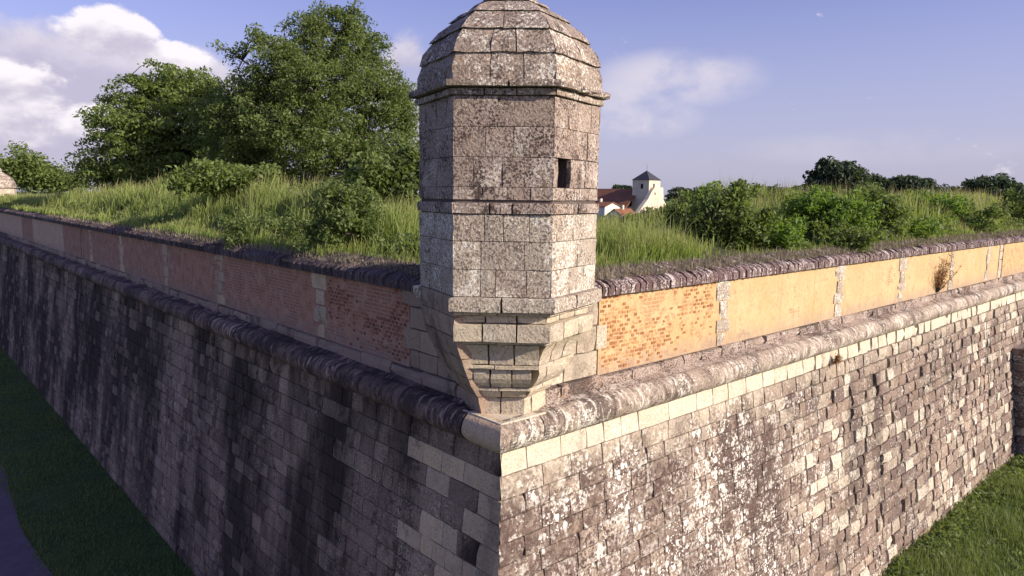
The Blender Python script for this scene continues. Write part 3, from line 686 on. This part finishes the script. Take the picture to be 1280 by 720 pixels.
for i in range(6):
    js = [0.0, 0.42+0.1*random.random(), 0.82+0.12*random.random(), S] if i % 2 else [0.0, 0.3+0.1*random.random(), 0.66+0.1*random.random(), 1.0+0.06*random.random(), S]
    for j in range(len(js)-1):
        V, F = stone(js[j], js[j+1], zz[i], zz[i+1], 0.006+random.uniform(-0.003, 0.004), fr_flank, deep=0.16, gap=0.006, rough=0.005, mitre1=(lambda n: 0.0) if j == len(js)-2 else False, nz=4, arris=0.008); obj('flank_stone', put(tur, V), F, M['pier'], tur)
# flat bed stone on the corner, under the corbel
V, F = box(-0.08, 0.75, -0.08, 0.75, 0.30, 0.425); V = [(x+random.uniform(-.01, .01), y+random.uniform(-.01, .01), z) for x, y, z in V]
obj('bed_stone', put(tur, V), F, M['clean'], tur)

# ------------------------------------------------------------------ far turret of the next bastion
c = at(1, 240, 78.0); ft = thing('watch_turret', (c[0], c[1], 1.6), 'small far-off domed watch turret at the left edge of the photo', 'turret')
def hx(r, z, cx=c[0], cy=c[1]): return [(cx+r*math.cos(rad(60*q+15)), cy+r*math.sin(rad(60*q+15)), z-0.95) for q in range(6)]
def prism(name, rings, mat, parent):
    V = [p for r in rings for p in r]; m = len(rings[0])
    F = [tuple(reversed(range(m)))]+[(i*m+q, i*m+(q+1) % m, (i+1)*m+(q+1) % m, (i+1)*m+q) for i in range(len(rings)-1) for q in range(m)]+[tuple((len(rings)-1)*m+q for q in range(m))]
    return obj(name, put(parent, V), F, mat, parent)
prism('shaft', [hx(1.24, 0.2), hx(1.24, 4.35)], M['turret_low'], ft)
prism('cornice', [hx(1.24, 4.35), hx(1.38, 4.45), hx(1.38, 4.55)], M['dome'], ft)
for (r0, z0, r1, z1) in ((1.30, 4.55, 1.22, 4.88), (1.26, 4.88, 1.07, 5.2), (1.12, 5.2, 0.8, 5.47), (0.85, 5.47, 0.45, 5.68), (0.5, 5.68, 0.3, 5.8)): prism('roof_slab', [hx(r0, z0), hx(r1, z1)], M['dome'], ft)
prism('finial', [hx(0.2, 5.8), hx(0.26, 6.0), hx(0.1, 6.2)], M['dome'], ft)
d = np.array([CP[0]-c[0], CP[1]-c[1]]); d /= np.linalg.norm(d); tdir = np.array([-d[1], d[0]])
# loophole in a side that looks this way
best = min(range(6), key=lambda q: -np.dot(np.array([math.cos(rad(60*q+45)), math.sin(rad(60*q+45))]), d+tdir*0.25))
nn = np.array([math.cos(rad(60*best+45)), math.sin(rad(60*best+45))]); tt = np.array([-nn[1], nn[0]]); p0 = np.array(c[:2])+nn*1.078
V = []
for dn in (-0.03, 0.012):
    for (s_, z) in ((-.17, 2.45), (.17, 2.45), (.17, 2.95), (-.17, 2.95)): V.append((*(p0+nn*dn+tt*s_), z))
obj('loophole', put(ft, V), [(3, 2, 1, 0), (4, 5, 6, 7), (0, 1, 5, 4), (1, 2, 6, 5), (2, 3, 7, 6), (3, 0, 4, 7)], M['dark'], ft)

# ------------------------------------------------------------------ church and houses in the town
TG = -6.07
ch = at(811, 240, 200.0); cyaw = rad(3.0)
ex = np.array([math.cos(cyaw), math.sin(cyaw)]); ey = np.array([-math.sin(cyaw), math.cos(cyaw)])
church = thing('church', (ch[0], ch[1], TG), 'pale stone church with square slate-capped tower and long red tiled nave', 'church')
def cw(root, V, base): return put(root, [(base[0]+ex[0]*x+ey[0]*y, base[1]+ex[1]*x+ey[1]*y, z) for (x, y, z) in V])
W = 5.5
def cbox(name, x0, x1, y0, y1, z0, z1, mat, root=church, base=ch, parent=None):
    V, F = box(x0, x1, y0, y1, z0, z1); return obj(name, cw(root, V, base), F, mat, parent or root)
cbox('tower', 0, W, 0, W, TG, 8.0, M['church_wall'])
V = [(-.25, -.25, 8.0), (W+.25, -.25, 8.0), (W+.25, W+.25, 8.0), (-.25, W+.25, 8.0), (W/2, W/2, 10.7)]
obj('tower_roof', cw(church, V, ch), [(0, 3, 2, 1), (0, 1, 4), (1, 2, 4), (2, 3, 4), (3, 0, 4)], M['slate'], church)
V, F = tube([(W/2, W/2, 10.6), (W/2, W/2, 12.4)], [0.05, 0.03], 6); obj('weather_vane', cw(church, V, ch), F, M['slate'], church)
cbox('window', 2.0, 2.75, -0.02, 0.3, 5.3, 7.0, M['dark']); cbox('window', -0.02, 0.3, 1.9, 2.7, 5.6, 6.9, M['dark'])
cbox('window', 1.0, 1.5, -1.22, -0.5, 4.0, 4.6, M['dark'])
# gabled front wall with stepped shoulders
prof = [(-6.5, TG), (10.0, TG), (10.0, -3.5), (8.4, -3.0), (7.6, 0.8), (5.6, 2.6), (5.2, 6.0), (1.0, 6.0), (-0.5, 4.6), (-2.2, 2.6), (-4.8, 0.5), (-6.5, -1.0)]
V = [(x, -1.2, z) for x, z in prof]+[(x, 0.0-0.02, z) for x, z in prof]; m = len(prof)
obj('front_wall', cw(church, V, ch), [tuple(range(m)), tuple(m+k for k in reversed(range(m)))]+[(k, m+k, m+(k+1) % m, (k+1) % m) for k in range(m)], M['church_wall'], church)
cbox('window', 5.9, 6.3, -1.22, -0.9, 0.4, 1.6, M['dark']); cbox('buttress', -5.2, -4.4, -2.4, -1.22, TG, 0.0, M['church_wall'])
cbox('nave_wall', -4.4, 9.4, W+0.05, 34, TG, 0.6, M['church_wall'])
V = [(-5.0, W-1.2, 0.1), (-5.0, 34.4, 0.1), (2.5, 34.4, 5.6), (2.5, W-1.2, 5.6), (10, W-1.2, 0.1), (10, 34.4, 0.1)]
V += [(x, y, z-0.3) for x, y, z in V]
obj('nave_roof', cw(church, V, ch), [(0, 3, 2, 1), (3, 4, 5, 2), (6, 7, 8, 9), (9, 8, 11, 10), (0, 1, 7, 6), (4, 10, 11, 5), (0, 6, 9, 3), (3, 9, 10, 4), (1, 2, 8, 7), (2, 5, 11, 8)], M['tiles'], church)
def house(px, py, r, wx, wy, zw, zr, ridge, label, wall='white_wall', yaw=0.0, cat='house'):
    global ex, ey
    b = at(px, py, r); o = thing('house', (b[0], b[1], TG), label, cat)
    e0 = (ex, ey); ex = np.array([math.cos(yaw), math.sin(yaw)]); ey = np.array([-math.sin(yaw), math.cos(yaw)])
    if ridge == 'y': prof = [(0, TG), (wx, TG), (wx, zw), (wx/2, zr), (0, zw)]; V = [(x, 0, z) for x, z in prof]+[(x, wy, z) for x, z in prof]
    else: prof = [(0, TG), (wy, TG), (wy, zw), (wy/2, zr), (0, zw)]; V = [(wx, y, z) for y, z in prof]+[(0, y, z) for y, z in prof]
    F = [tuple(range(5)), tuple(5+k for k in reversed(range(5)))]+[(k, 5+k, 5+(k+1) % 5, (k+1) % 5) for k in range(5)]
    if ridge == 'x': V = [(wx, y, z) for y, z in prof]+[(0, y, z) for y, z in prof]
    obj('wall', cw(o, V, b), F, M[wall], o)
    e = 0.25; t = 0.18
    if ridge == 'y': P = [(-e, zw-.1), (wx/2, zr+.05), (wx+e, zw-.1)]; V = [(x, -e, z+q) for q in (0.03, t) for x, z in P]+[(x, wy+e, z+q) for q in (0.03, t) for x, z in P]
    else: P = [(-e, zw-.1), (wy/2, zr+.05), (wy+e, zw-.1)]; V = [(wx+e, y, z+q) for q in (0.03, t) for y, z in P]+[(-e, y, z+q) for q in (0.03, t) for y, z in P]
    F = [(3, 4, 10, 9), (4, 5, 11, 10), (0, 6, 7, 1), (1, 7, 8, 2), (0, 1, 4, 3), (1, 2, 5, 4), (6, 9, 10, 7), (7, 10, 11, 8), (0, 3, 9, 6), (2, 8, 11, 5)]
    rf = obj('roof', cw(o, V, b), F, M['tiles'], o)
    V, F = box(wx*0.45, wx*0.45+0.6, wy*0.45, wy*0.45+0.6, zr-0.4, zr+0.9); obj('chimney', cw(o, V, b), F, M['church_wall'], rf)
    V, F = box(wx*0.3, wx*0.3+0.8, -0.03, 0.2, -3.6, -2.2); obj('window', cw(o, V, b), F, M['dark'], o)
    ex, ey = e0; return o
house(756, 262, 150, 5.0, 7, 1.2, 2.0, 'y', 'bright white gable-ended house below the church nave')
house(745, 262, 158, 6, 8, -0.8, 1.2, 'x', 'red roofed house half hidden behind the turret edge', yaw=0.3)
house(782, 262, 140, 6.0, 5, -1.0, 0.8, 'x', 'low house with dark red tiled roof in front of the church front wall', yaw=0.15)
house(1110, 250, 170, 7, 9, 1.2, 2.9, 'y', 'house with pale gable peeping over the right bank grass', yaw=-0.5)

# ------------------------------------------------------------------ leaves, trees, shrubs
def leaf_quads(cent, nrm_bias, size, n_each, spread, flat, rs):
    "clumps of leaf-sized folded quads; cent (k,3)"
    k = len(cent); N = k*n_each
    u = rs.normal(size=(N, 3)); u /= np.linalg.norm(u, axis=1, keepdims=True); rr = rs.random(N)**0.5
    P = np.repeat(cent, n_each, 0)+u*rr[:, None]*np.array([spread, spread, spread*flat])
    P[:, 2] -= (rr**2)*spread*0.25
    nrm = rs.normal(size=(N, 3)); nrm[:, 2] = np.abs(nrm[:, 2])+nrm_bias; nrm /= np.linalg.norm(nrm, axis=1, keepdims=True)
    t = np.cross(nrm, rs.normal(size=(N, 3))); t /= np.linalg.norm(t, axis=1, keepdims=True); b = np.cross(nrm, t)
    L = size*(0.6+0.8*rs.random(N))[:, None]; Wd = L*(0.36+0.2*rs.random(N))[:, None]
    V = np.stack([P-t*L*0.5, P+b*Wd*0.5+nrm*L*0.08, P+t*L*0.55-nrm*L*0.06, P-b*Wd*0.5+nrm*L*0.08], 1).reshape(-1, 3)
    return V, np.arange(N*4).reshape(-1, 4)
def lobes_to_clumps(lobes, n, rs, minz):
    wts = np.array([l[3]*l[4]*l[5] for l in lobes])**0.8; wts /= wts.sum(); out = []
    for l, wt in zip(lobes, wts):
        k = max(3, int(n*wt)); u = rs.normal(size=(k, 3)); u /= np.linalg.norm(u, axis=1, keepdims=True)
        r = (0.25+0.75*rs.random(k)**0.5)*(0.84+0.36*rs.random(k)**2)
        out.append(np.array(l[:3])+u*r[:, None]*np.array(l[3:6]))
    P = np.concatenate(out); return P[P[:, 2] > minz]
def make_tree(name, base, trunk_top, lobes, label, group, leaf, nclump, nleaf, lsize, spread, flat=0.45, trunk_r=0.2, seed=0, cat='tree', twigs=True, minz=None):
    rs = np.random.default_rng(seed); root = thing(name, base, label, cat, group); base = np.array(base, float); tt = np.array(trunk_top, float)
    bag = Bag(); nodes = []
    path = [base+(tt-base)*f+np.array([rs.normal()*0.06, rs.normal()*0.06, 0])*(0 < f < 1)*3 for f in np.linspace(0, 1, 6)]
    V, F = tube(path, [trunk_r*(1.25-0.75*f) for f in np.linspace(0, 1, 6)], 8); tb = Bag(); tb.add(V, F)
    nodes += path[1:]
    for l in lobes:
        tgt = np.array(l[:3]); s0 = path[rs.integers(1, 6)]; mid = (s0+tgt)/2+rs.normal(size=3)*0.25+np.array([0, 0, -0.15])*np.linalg.norm(tgt-s0)*0.4
        ts = np.linspace(0, 1, 7); cv = [(1-t)**2*s0+2*t*(1-t)*mid+t*t*tgt for t in ts]
        V, F = tube(cv, [trunk_r*(0.5-0.38*t)*min(1.0, 0.25+l[3]/(trunk_r*6)) for t in ts], 6); bag.add(V, F); nodes += cv[2:]
    P = lobes_to_clumps(lobes, nclump, rs, base[2]+0.3 if minz is None else minz); nodes = np.array(nodes)
    if twigs:
        for p in P:
            s0 = nodes[np.argmin(((nodes-p)**2).sum(1)+((nodes[:, 2] > p[2])*0.6))]
            if np.linalg.norm(p-s0) < 0.1: continue
            mid = (s0+p)/2+rs.normal(size=3)*0.08+np.array([0, 0, 0.06]); V, F = tube([s0, mid, p], [trunk_r*0.11, trunk_r*0.07, trunk_r*0.03], 4); bag.add(V, F)
    tr = obj('trunk', put(root, tb.V), tb.F, M['bark'], root, True)
    br = obj('branches', put(root, bag.V), bag.F, M['bark'], root, True)
    if cat == 'shrub':
        for _ in range(14):
            l = lobes[rs.integers(len(lobes))]; u = rs.normal(size=3); u[2] = abs(u[2])+0.6; u /= np.linalg.norm(u)
            c = np.array(l[:3]); L_ = np.array(l[3:6])*u; p0 = c+L_*0.5; p1 = c+L_*(1.25+0.5*rs.random())
            V, F = tube([p0, (p0+p1)/2+rs.normal(size=3)*0.03, p1], [trunk_r*0.25, trunk_r*0.2, trunk_r*0.1], 4); bag.add(V, F)
            P = np.concatenate([P, [p0+(p1-p0)*f for f in (0.5, 0.8, 1.0)]])
        br.data.clear_geometry(); br.data.from_pydata(put(root, bag.V), [], bag.F)
    V, F = leaf_quads(P, 0.1, lsize, nleaf, spread, flat, rs)
    if cat == 'shrub':
        k = rs.random(len(F)) < 0.85; V = V.reshape(-1, 4, 3)[k].reshape(-1, 3); F = np.arange(len(V)).reshape(-1, 4)
    big('crown', V-np.array(root.location), F, M[leaf], root); return root
def lob(px, py, rx, ry, r, dr=0.0, deep=1.0):
    "crown lobe seen at a pixel, radii in pixels, r metres away"
    c = at(px, py, r+dr); k = (r+dr)/FPX*1.0; return (c[0], c[1], c[2], rx*k*deep, rx*k*deep, ry*k)
R1 = 42.0
lob1 = [lob(405, 38, 46, 34, R1), lob(445, 70, 50, 38, R1, .6), lob(355, 72, 50, 34, R1, -.5), lob(395, 105, 78, 42, R1, -1), lob(470, 125, 52, 44, R1, -.3), lob(320, 120, 48, 34, R1, .8), lob(375, 165, 85, 48, R1, -1.2), lob(470, 185, 54, 42, R1, -.8), lob(310, 185, 52, 40, R1, 0), lob(285, 62, 16, 9, R1, .3), lob(505, 150, 22, 30, R1, 0), lob(440, 20, 30, 16, R1, 0), lob(430, 218, 62, 24, R1, .4), lob(345, 218, 56, 22, R1, .6), lob(505, 200, 26, 30, R1, 0), lob(498, 120, 30, 40, R1, .5), lob(300, 150, 52, 42, R1, .8)]
b = at(395, 240, R1); bz = float(bank_z(b[0], b[1]))-0.1
make_tree('leafy_tree', (b[0], b[1], bz), tuple(at(400, 90, R1)), lob1, 'tall tree with high domed crown nearest the turret on the left bank', 'trees on the left bank', 'leaf_tall', 1450, 80, 0.17, 0.62, 0.62, trunk_r=0.36, seed=3)
R2 = 50.0
lob2 = [lob(215, 105, 42, 22, R2), lob(178, 122, 44, 24, R2, .5), lob(245, 130, 56, 38, R2, -.5), lob(165, 160, 52, 28, R2, -.6), lob(225, 170, 68, 36, R2, -1), lob(148, 198, 46, 30, R2, 0), lob(215, 212, 70, 30, R2, -.8), lob(275, 195, 56, 40, R2, 0), lob(122, 153, 14, 8, R2, 0), lob(120, 212, 22, 16, R2, 0), lob(165, 93, 14, 7, R2, 0), lob(285, 222, 60, 18, R2, .4), lob(170, 222, 60, 16, R2, .2)]
b = at(215, 240, R2); bz = float(bank_z(b[0], b[1]))-0.1
make_tree('leafy_tree', (b[0], b[1], bz), tuple(at(215, 150, R2)), lob2, 'lower broad spreading dark tree left of the tall tree', 'trees on the left bank', 'leaf_wide', 900, 72, 0.22, 0.75, 0.5, trunk_r=0.36, seed=4)
def bush(px, py, r, lobes, label, leaf='leaf_shrub', n=120, nl=45, ls=0.11, sp=0.25, name='shrub', group='shrubs on the banks', seed=0, cat='shrub', ground=None):
    b = at(px, py, r); gz = float(bank_z(b[0], b[1])) if ground is None else ground
    ls_ = [lob(*l[:4], r, *(l[4:])) for l in lobes]; top = ls_[0]
    return make_tree(name, (b[0], b[1], gz-0.05), (b[0], b[1], max(gz+0.25, min(top[2], gz+1.2))), ls_, label, group, leaf, int(n*0.8), nl, ls*1.15, sp*1.1, 0.85, trunk_r=0.035, seed=seed, cat=cat, minz=gz+0.02)
# left bank
bush(500, 250, 19, [(500, 232, 34, 26), (470, 215, 30, 20), (515, 215, 20, 16), (455, 232, 26, 22)], 'big rounded green bush at the foot of the tall tree beside the turret', 'leaf_tall', 260, 50, 0.12, 0.3, seed=11)
bush(430, 285, 15.2, [(432, 272, 42, 26), (405, 290, 34, 20), (455, 282, 26, 20), (425, 252, 20, 14)], 'dark leafy shrub leaning over the coping left of the turret', 'leaf_shrub', 230, 40, 0.075, 0.17, seed=12)
bush(340, 300, 18.3, [(345, 288, 40, 20), (310, 296, 30, 16), (375, 300, 26, 16)], 'low bramble sprawling onto the left coping', 'leaf_shrub', 190, 40, 0.07, 0.16, seed=13)
bush(285, 225, 25, [(285, 223, 36, 12), (250, 227, 30, 9), (320, 225, 26, 10)], 'leafy bush under the two trees', 'leaf_wide', 170, 45, 0.14, 0.32, seed=14)
bush(40, 222, 92, [(38, 212, 24, 15), (60, 220, 22, 14), (24, 218, 14, 15), (85, 232, 20, 9)], 'round mid-green bush beside the far turret', 'leaf_wide', 300, 40, 0.34, 1.0, seed=15, ground=1.0)
# right bank
bush(905, 285, 17.5, [(905, 270, 34, 24), (930, 285, 26, 20), (885, 292, 24, 18), (915, 250, 20, 12)], 'large leafy shrub on the right bank nearest the church', 'leaf_shrub', 260, 42, 0.10, 0.24, seed=21)
bush(955, 300, 18, [(955, 292, 30, 18), (985, 298, 24, 14), (935, 305, 20, 12)], 'dense low shrub above the second ochre panel', 'leaf_bright', 170, 40, 0.085, 0.2, seed=22)
bush(1095, 280, 24, [(1098, 268, 18, 18), (1110, 280, 22, 14)], 'dark gappy shrub in the middle of the right bank', 'leaf_shrub', 120, 40, 0.10, 0.25, seed=23)
bush(1130, 290, 25.5, [(1130, 284, 34, 12), (1100, 292, 24, 10)], 'low spreading bright green shrub over the right coping', 'leaf_bright', 120, 40, 0.10, 0.22, seed=24)
bush(1212, 285, 32, [(1212, 278, 24, 12), (1190, 286, 18, 8)], 'low dark shrub below the dry grass at right', 'leaf_shrub', 110, 40, 0.11, 0.25, seed=25)
bush(1276, 270, 40, [(1276, 262, 14, 16), (1284, 275, 20, 14)], 'dark green bush at the right edge of the photo', 'leaf_shrub', 110, 40, 0.13, 0.3, seed=26)
bush(1030, 285, 21, [(1030, 262, 30, 16), (1055, 272, 28, 18), (1005, 275, 20, 16)], 'tall bright green bush in the middle of the right bank', 'leaf_bright', 190, 42, 0.10, 0.26, seed=27)
bush(868, 275, 19, [(868, 268, 22, 12), (850, 274, 16, 8)], 'small grey-green shrub at the low end of the right bank', 'leaf_shrub', 90, 40, 0.09, 0.2, seed=41)
bush(888, 256, 24, [(890, 252, 24, 14), (868, 256, 18, 10)], 'upright shrub behind the large leafy shrub', 'leaf_bright', 110, 40, 0.11, 0.26, seed=42)
bush(975, 262, 24, [(972, 256, 28, 14), (998, 260, 22, 12)], 'rounded shrub on the crest between large shrub and tall bright bush', 'leaf_shrub', 130, 40, 0.11, 0.28, seed=43)
bush(1072, 262, 28, [(1070, 254, 24, 12), (1050, 258, 18, 10)], 'bushy sapling on the crest below the tallest far tree', 'leaf_shrub', 120, 40, 0.12, 0.30, seed=44)
bush(1160, 268, 32, [(1160, 260, 30, 10), (1135, 264, 22, 9)], 'olive shrub on the crest below the flat-topped far tree', 'leaf_bright', 120, 40, 0.13, 0.32, seed=45)
bush(1055, 305, 19.8, [(1055, 300, 26, 14), (1030, 308, 18, 10)], 'dark shrub hanging over the coping above the third ochre panel', 'leaf_shrub', 120, 40, 0.09, 0.22, seed=46)
bush(800, 268, 30, [(800, 276, 20, 5), (832, 270, 16, 8), (770, 279, 22, 4)], 'dark bush hiding the foot of the church', 'leaf_shrub', 120, 40, 0.14, 0.3, seed=28)
# trees beyond the right bank
def far_tree(px, r, lobes, label, seed, n=220, ls=0.42, sp=0.8, leaf='leaf_far'):
    b = at(px, 250, r); ls_ = [lob(*l, r) for l in lobes]
    return make_tree('leafy_tree', (b[0], b[1], TG), tuple(at(px, lobes[0][1]+8, r)), ls_, label, 'trees beyond the right bank', leaf, n, 36, ls, sp, 0.6, trunk_r=0.3, seed=seed, twigs=False, minz=0.0)
far_tree(1045, 70, [(1048, 222, 26, 18), (1030, 228, 20, 14), (1068, 228, 16, 14), (1035, 208, 10, 7)], 'dark tree with ragged twin top, tallest beyond the right bank', 31)
far_tree(1094, 95, [(1094, 230, 14, 11), (1090, 240, 14, 10)], 'small rounded tree just left of the flat-topped dark tree', 32, 110)
far_tree(1135, 90, [(1130, 234, 22, 13), (1148, 238, 18, 13), (1118, 240, 14, 12)], 'broad flat-topped dark tree beyond the right bank', 33)
far_tree(1238, 85, [(1238, 235, 26, 13), (1255, 240, 18, 12), (1222, 240, 16, 12)], 'rounded dark tree farthest right beyond the bank', 34)
far_tree(1182, 120, [(1182, 243, 18, 8), (1205, 243, 14, 7)], 'low dark tree between the flat-topped and the rounded tree', 35, 110)
far_tree(850, 230, [(850, 242, 14, 7), (866, 243, 12, 6)], 'hazy distant tree to the right of the church', 36, 110, 1.0, 1.8)
far_tree(940, 110, [(938, 240, 18, 9), (965, 242, 16, 7)], 'low distant tree above the large shrub on the right bank', 37, 120)
far_tree(1003, 105, [(1000, 240, 16, 7), (985, 242, 12, 6)], 'low distant tree left of the tallest far tree', 38, 110)
far_tree(778, 260, [(776, 236, 9, 4), (784, 236, 6, 3)], 'distant tree top showing over the church roof ridge', 39, 70, 1.0, 1.5)
# dry shrub growing from the right parapet, and a small tuft under the cordon
def wiry(name, a, z, n, h, label, cat, seed, mat='leaf_dry', face=-0.02):
    rs = np.random.default_rng(seed); root = thing(name, (a, PSET+face, z), label, cat); bag = Bag(); pts = []
    for i in range(n):
        dx, dz = rs.normal()*0.42, abs(rs.normal()*0.35)+0.5; out = abs(rs.normal())*0.14+0.03; L = h*(0.5+0.5*rs.random())
        p = [(0.05*rs.normal(), 0, 0), (dx*L*0.4, -out*L*0.7, dz*L*0.5), (dx*L, -out*L-0.02, dz*L)]
        V, F = tube(p, [0.010, 0.007, 0.003], 4); bag.add(V, F); pts += [p[1], p[2], tuple((np.array(p[1])+np.array(p[2]))/2)]
    bag.build('stems', M['bark'], root)
    V, F = leaf_quads(np.array(pts), 0.2, 0.05, 9, 0.10, 0.9, rs); V[:, 1] = np.minimum(V[:, 1], -0.01); big('leaves', V, F, M[mat], root); return root
wiry('dry_shrub', 17.9, 0.66, 34, 1.25, 'dry brown wiry shrub clinging to an ochre panel', 'shrub', 5)
wiry('dry_tuft', 10.1, -0.30, 10, 0.22, 'tiny brown tuft hanging under the right cordon', 'plant', 6, face=-0.36)

# ------------------------------------------------------------------ grass
def blades(P, hgt, wid, rs, lean=0.35, seg=3, wind=(0.15, 0.1)):
    "tapered bent blades; P (n,3) feet"
    N = len(P); H = hgt*(0.55+0.75*rs.random(N)); ang = rs.random(N)*2*math.pi; d = np.stack([np.cos(ang), np.sin(ang), np.zeros(N)], 1)
    ln = (np.abs(rs.normal(size=N))*lean)[:, None]; bend = d*ln+np.array([wind[0], wind[1], 0]); a2 = rs.random(N)*2*math.pi
    side = np.stack([np.cos(a2), np.sin(a2), np.zeros(N)], 1)*(wid*(0.6+0.8*rs.random(N)))[:, None]
    V, A = [], []
    for j in range(seg+1):
        f = j/seg; c = P+np.array([0, 0, 1])*(H*f*(1-0.18*f*np.minimum(1, ln[:, 0])))[:, None]+bend*(H*f*f)[:, None]
        wd = side*(1-f)**0.7 if j < seg else side*0.06
        V += [c-wd*0.5, c+wd*0.5]; A += [np.full(N, f)]*2
    V = np.stack(V, 1).reshape(-1, 3); A = np.stack(A, 1).reshape(-1); k = 2*(seg+1); b = (np.arange(N)*k)[:, None]
    F = np.concatenate([b+np.array([[2*j, 2*j+1, 2*j+3, 2*j+2]]) for j in range(seg)], 0)
    return V, F, A
def join(parts):
    V, F, A, o = [], [], [], 0
    for v, f, a in parts: V.append(v); F.append(f+o); A.append(a); o += len(v)
    return np.concatenate(V), np.concatenate(F), np.concatenate(A)
rs = np.random.default_rng(99)
def clumpy(x, y, s=1.0, ph=0.0): return 0.5+0.25*np.sin(x*1.7*s+ph+1.3*np.sin(y*0.9*s))+0.25*np.sin(y*1.3*s+ph*2+1.1*np.sin(x*1.1*s))
def scatter(n, x0, x1, y0, y1, side, power):
    "more of them near the corner"
    f = rs.random(n)**power
    if side == 'l': y = y0+(y1-y0)*f; x = x0+(x1-x0)*rs.random(n)
    else: x = x0+(x1-x0)*f; y = y0+(y1-y0)*rs.random(n)
    return x, y
def grass_for(side, n, dry):
    if side == 'l':
        x, y = scatter(n, 0.50, 6.5, 1.2, 70, 'l', 1.7); ok = (x > 0.86) | (y > 6.0); x, y = x[ok], y[ok]; n = len(x)
    else: x, y = scatter(n, 1.2, 60, 0.78, 6.5, 'r', 1.5)
    along, d = (y, x) if side == 'l' else (x, y); keep = rs.random(n) < np.clip(1.5*clumpy(x, y, 1.6)-0.15, 0.12, 1)
    if side == 'r': keep &= rs.random(n) < 0.35+0.65*sm(along, 5, 11)
    x, y, along, d = x[keep], y[keep], along[keep], d[keep]
    z = np.where(d < 0.86, 2.16+0.12*(d-0.28), bank_z(x, y)-0.02); hk = (0.35+0.65*sm(d, 0.8, 2.2))*(0.45+0.85*clumpy(x, y, 1.3, 2.0))
    if side == 'r': hk *= 0.30+0.70*sm(along, 7, 13)
    else: hk *= 0.7+0.3*sm(along, 2, 6)
    P = np.stack([x, y, z], 1); dist = np.hypot(x-CP[0], y-CP[1]); wid = 0.008+0.0011*dist
    Hh = (0.78 if not dry else 0.95)*hk*(1-0.35*sm(along, 35, 55))
    v, f, a = blades(P, Hh, wid*(0.6 if dry else 1.0), rs, 0.38 if not dry else 0.22); return v, f, a
V, F, A = join([grass_for('l', 85000, False), grass_for('r', 60000, False)])
g1 = big('tall_grass', V, F, M['grass'], attr=A); tag(g1, 'tall green meadow grass covering the earth banks', 'grass', kind='stuff')
V, F, A = join([grass_for('l', 9000, True), grass_for('r', 22000, True)])
g2 = big('seeding_grass', V, F, M['grass_dry'], attr=A); tag(g2, 'pale seeding grass stems among the bank grass', 'grass', kind='stuff')
# interior rough grass that can be seen past the turret
n = 26000; x = 2+rs.random(n)*30; y = 2+rs.random(n)*30; P = np.stack([x, y, bank_z(x, y)-0.02], 1)
V, F, A = blades(P, 0.5*(0.5+clumpy(x, y, .5)), 0.03, rs, 0.4)
# short grass of the moat
def lawn(n, x0, x1, y0, y1, h, wd): 
    x = x0+(x1-x0)*rs.random(n); y = y0+(y1-y0)*rs.random(n); k = rs.random(n) < 0.35+clumpy(x, y, 1.5)
    x, y = x[k], y[k]; P = np.stack([x, y, np.full(len(x), GZ-0.005)], 1); return blades(P, h*(0.4+0.9*clumpy(x, y, 0.9, 1)), wd, rs, 0.6, 2)
g3 = big('rough_grass', V, F, M['grass'], attr=A); tag(g3, 'shorter rough grass inside the bastion beyond the banks', 'grass', kind='stuff')
V, F, A = join([lawn(70000, 11, 36, -8, -0.72, 0.30, 0.024), lawn(3000, 14, 30, -0.95, -0.70, 0.32, 0.018), lawn(35000, -3.6, -0.72, 8, 45, 0.13, 0.016)])
g4 = big('moat_grass', V, F, M['lawn'], attr=A); tag(g4, 'short green grass on the floor of the dry moat', 'grass', kind='stuff')

# leafy weeds on the banks
def weeds(side, n):
    if side == 'l':
        x, y = scatter(n, 0.55, 5.5, 1.6, 55, 'l', 1.6); ok = (x > 0.95) | (y > 6.5); x, y = x[ok], y[ok]; n = len(x)
    else: x, y = scatter(n, 8.5, 48, 0.85, 5.5, 'r', 1.2)
    k = rs.random(n) < np.clip(1.9*clumpy(x, y, 0.8, 4.0)-0.55, 0.05, 1); x, y = x[k], y[k]
    z = np.maximum(bank_z(x, y), 2.16)+rs.random(len(x))*(0.12+0.55*clumpy(x, y, 1.1, 1.0)); return np.stack([x, y, z], 1)
P = np.concatenate([weeds('l', 2200), weeds('r', 4600)]); V, F = leaf_quads(P, 0.15, 0.10, 22, 0.2, 0.8, rs)
g5 = big('leafy_weeds', V, F, M['leaf_shrub']); tag(g5, 'leafy green weeds growing through the bank grass', 'weeds', kind='stuff')
# dry moss and grass tufts rooted in the coping joints
def tufts(side, n):
    al = 1.8+rs.random(n)**1.3*32; bk = PSET+0.02+rs.random(n)*0.58; z = 2.13+(bk-PSET)*0.2; k = rs.random(n) < 0.2+0.8*clumpy(al*3, bk*4)
    x, y = (bk, al) if side == 'l' else (al, bk); P = np.stack([x, y, z], 1)[k]; return blades(P, 0.06+0.07*rs.random(len(P)), 0.012+0.0004*np.hypot(P[:, 0], P[:, 1]), rs, 0.9, 2)
V, F, A = join([tufts('l', 9000), tufts('r', 15000)])
g6 = big('coping_tufts', V, F, M['tuft'], attr=A); tag(g6, 'dry wispy tufts along the top of the coping', 'grass', kind='stuff')

# weeds along the foot of the sunlit wall
n = 420; x = 12+rs.random(n)*13; y = -0.78-np.abs(rs.normal(size=n))*0.35; P = np.stack([x, y, GZ+0.05+rs.random(n)*0.22], 1)
x2 = 11+rs.random(260)*24; y2 = -1.2-rs.random(260)*6; P = np.concatenate([P, np.stack([x2, y2, GZ+0.04+rs.random(260)*0.10], 1)])
V, F = leaf_quads(P, 0.2, 0.11, 16, 0.16, 0.7, rs); g7 = big('moat_weeds', V, F, M['leaf_shrub']); tag(g7, 'broad-leaved weeds in the moat grass at the wall foot', 'weeds', kind='stuff')
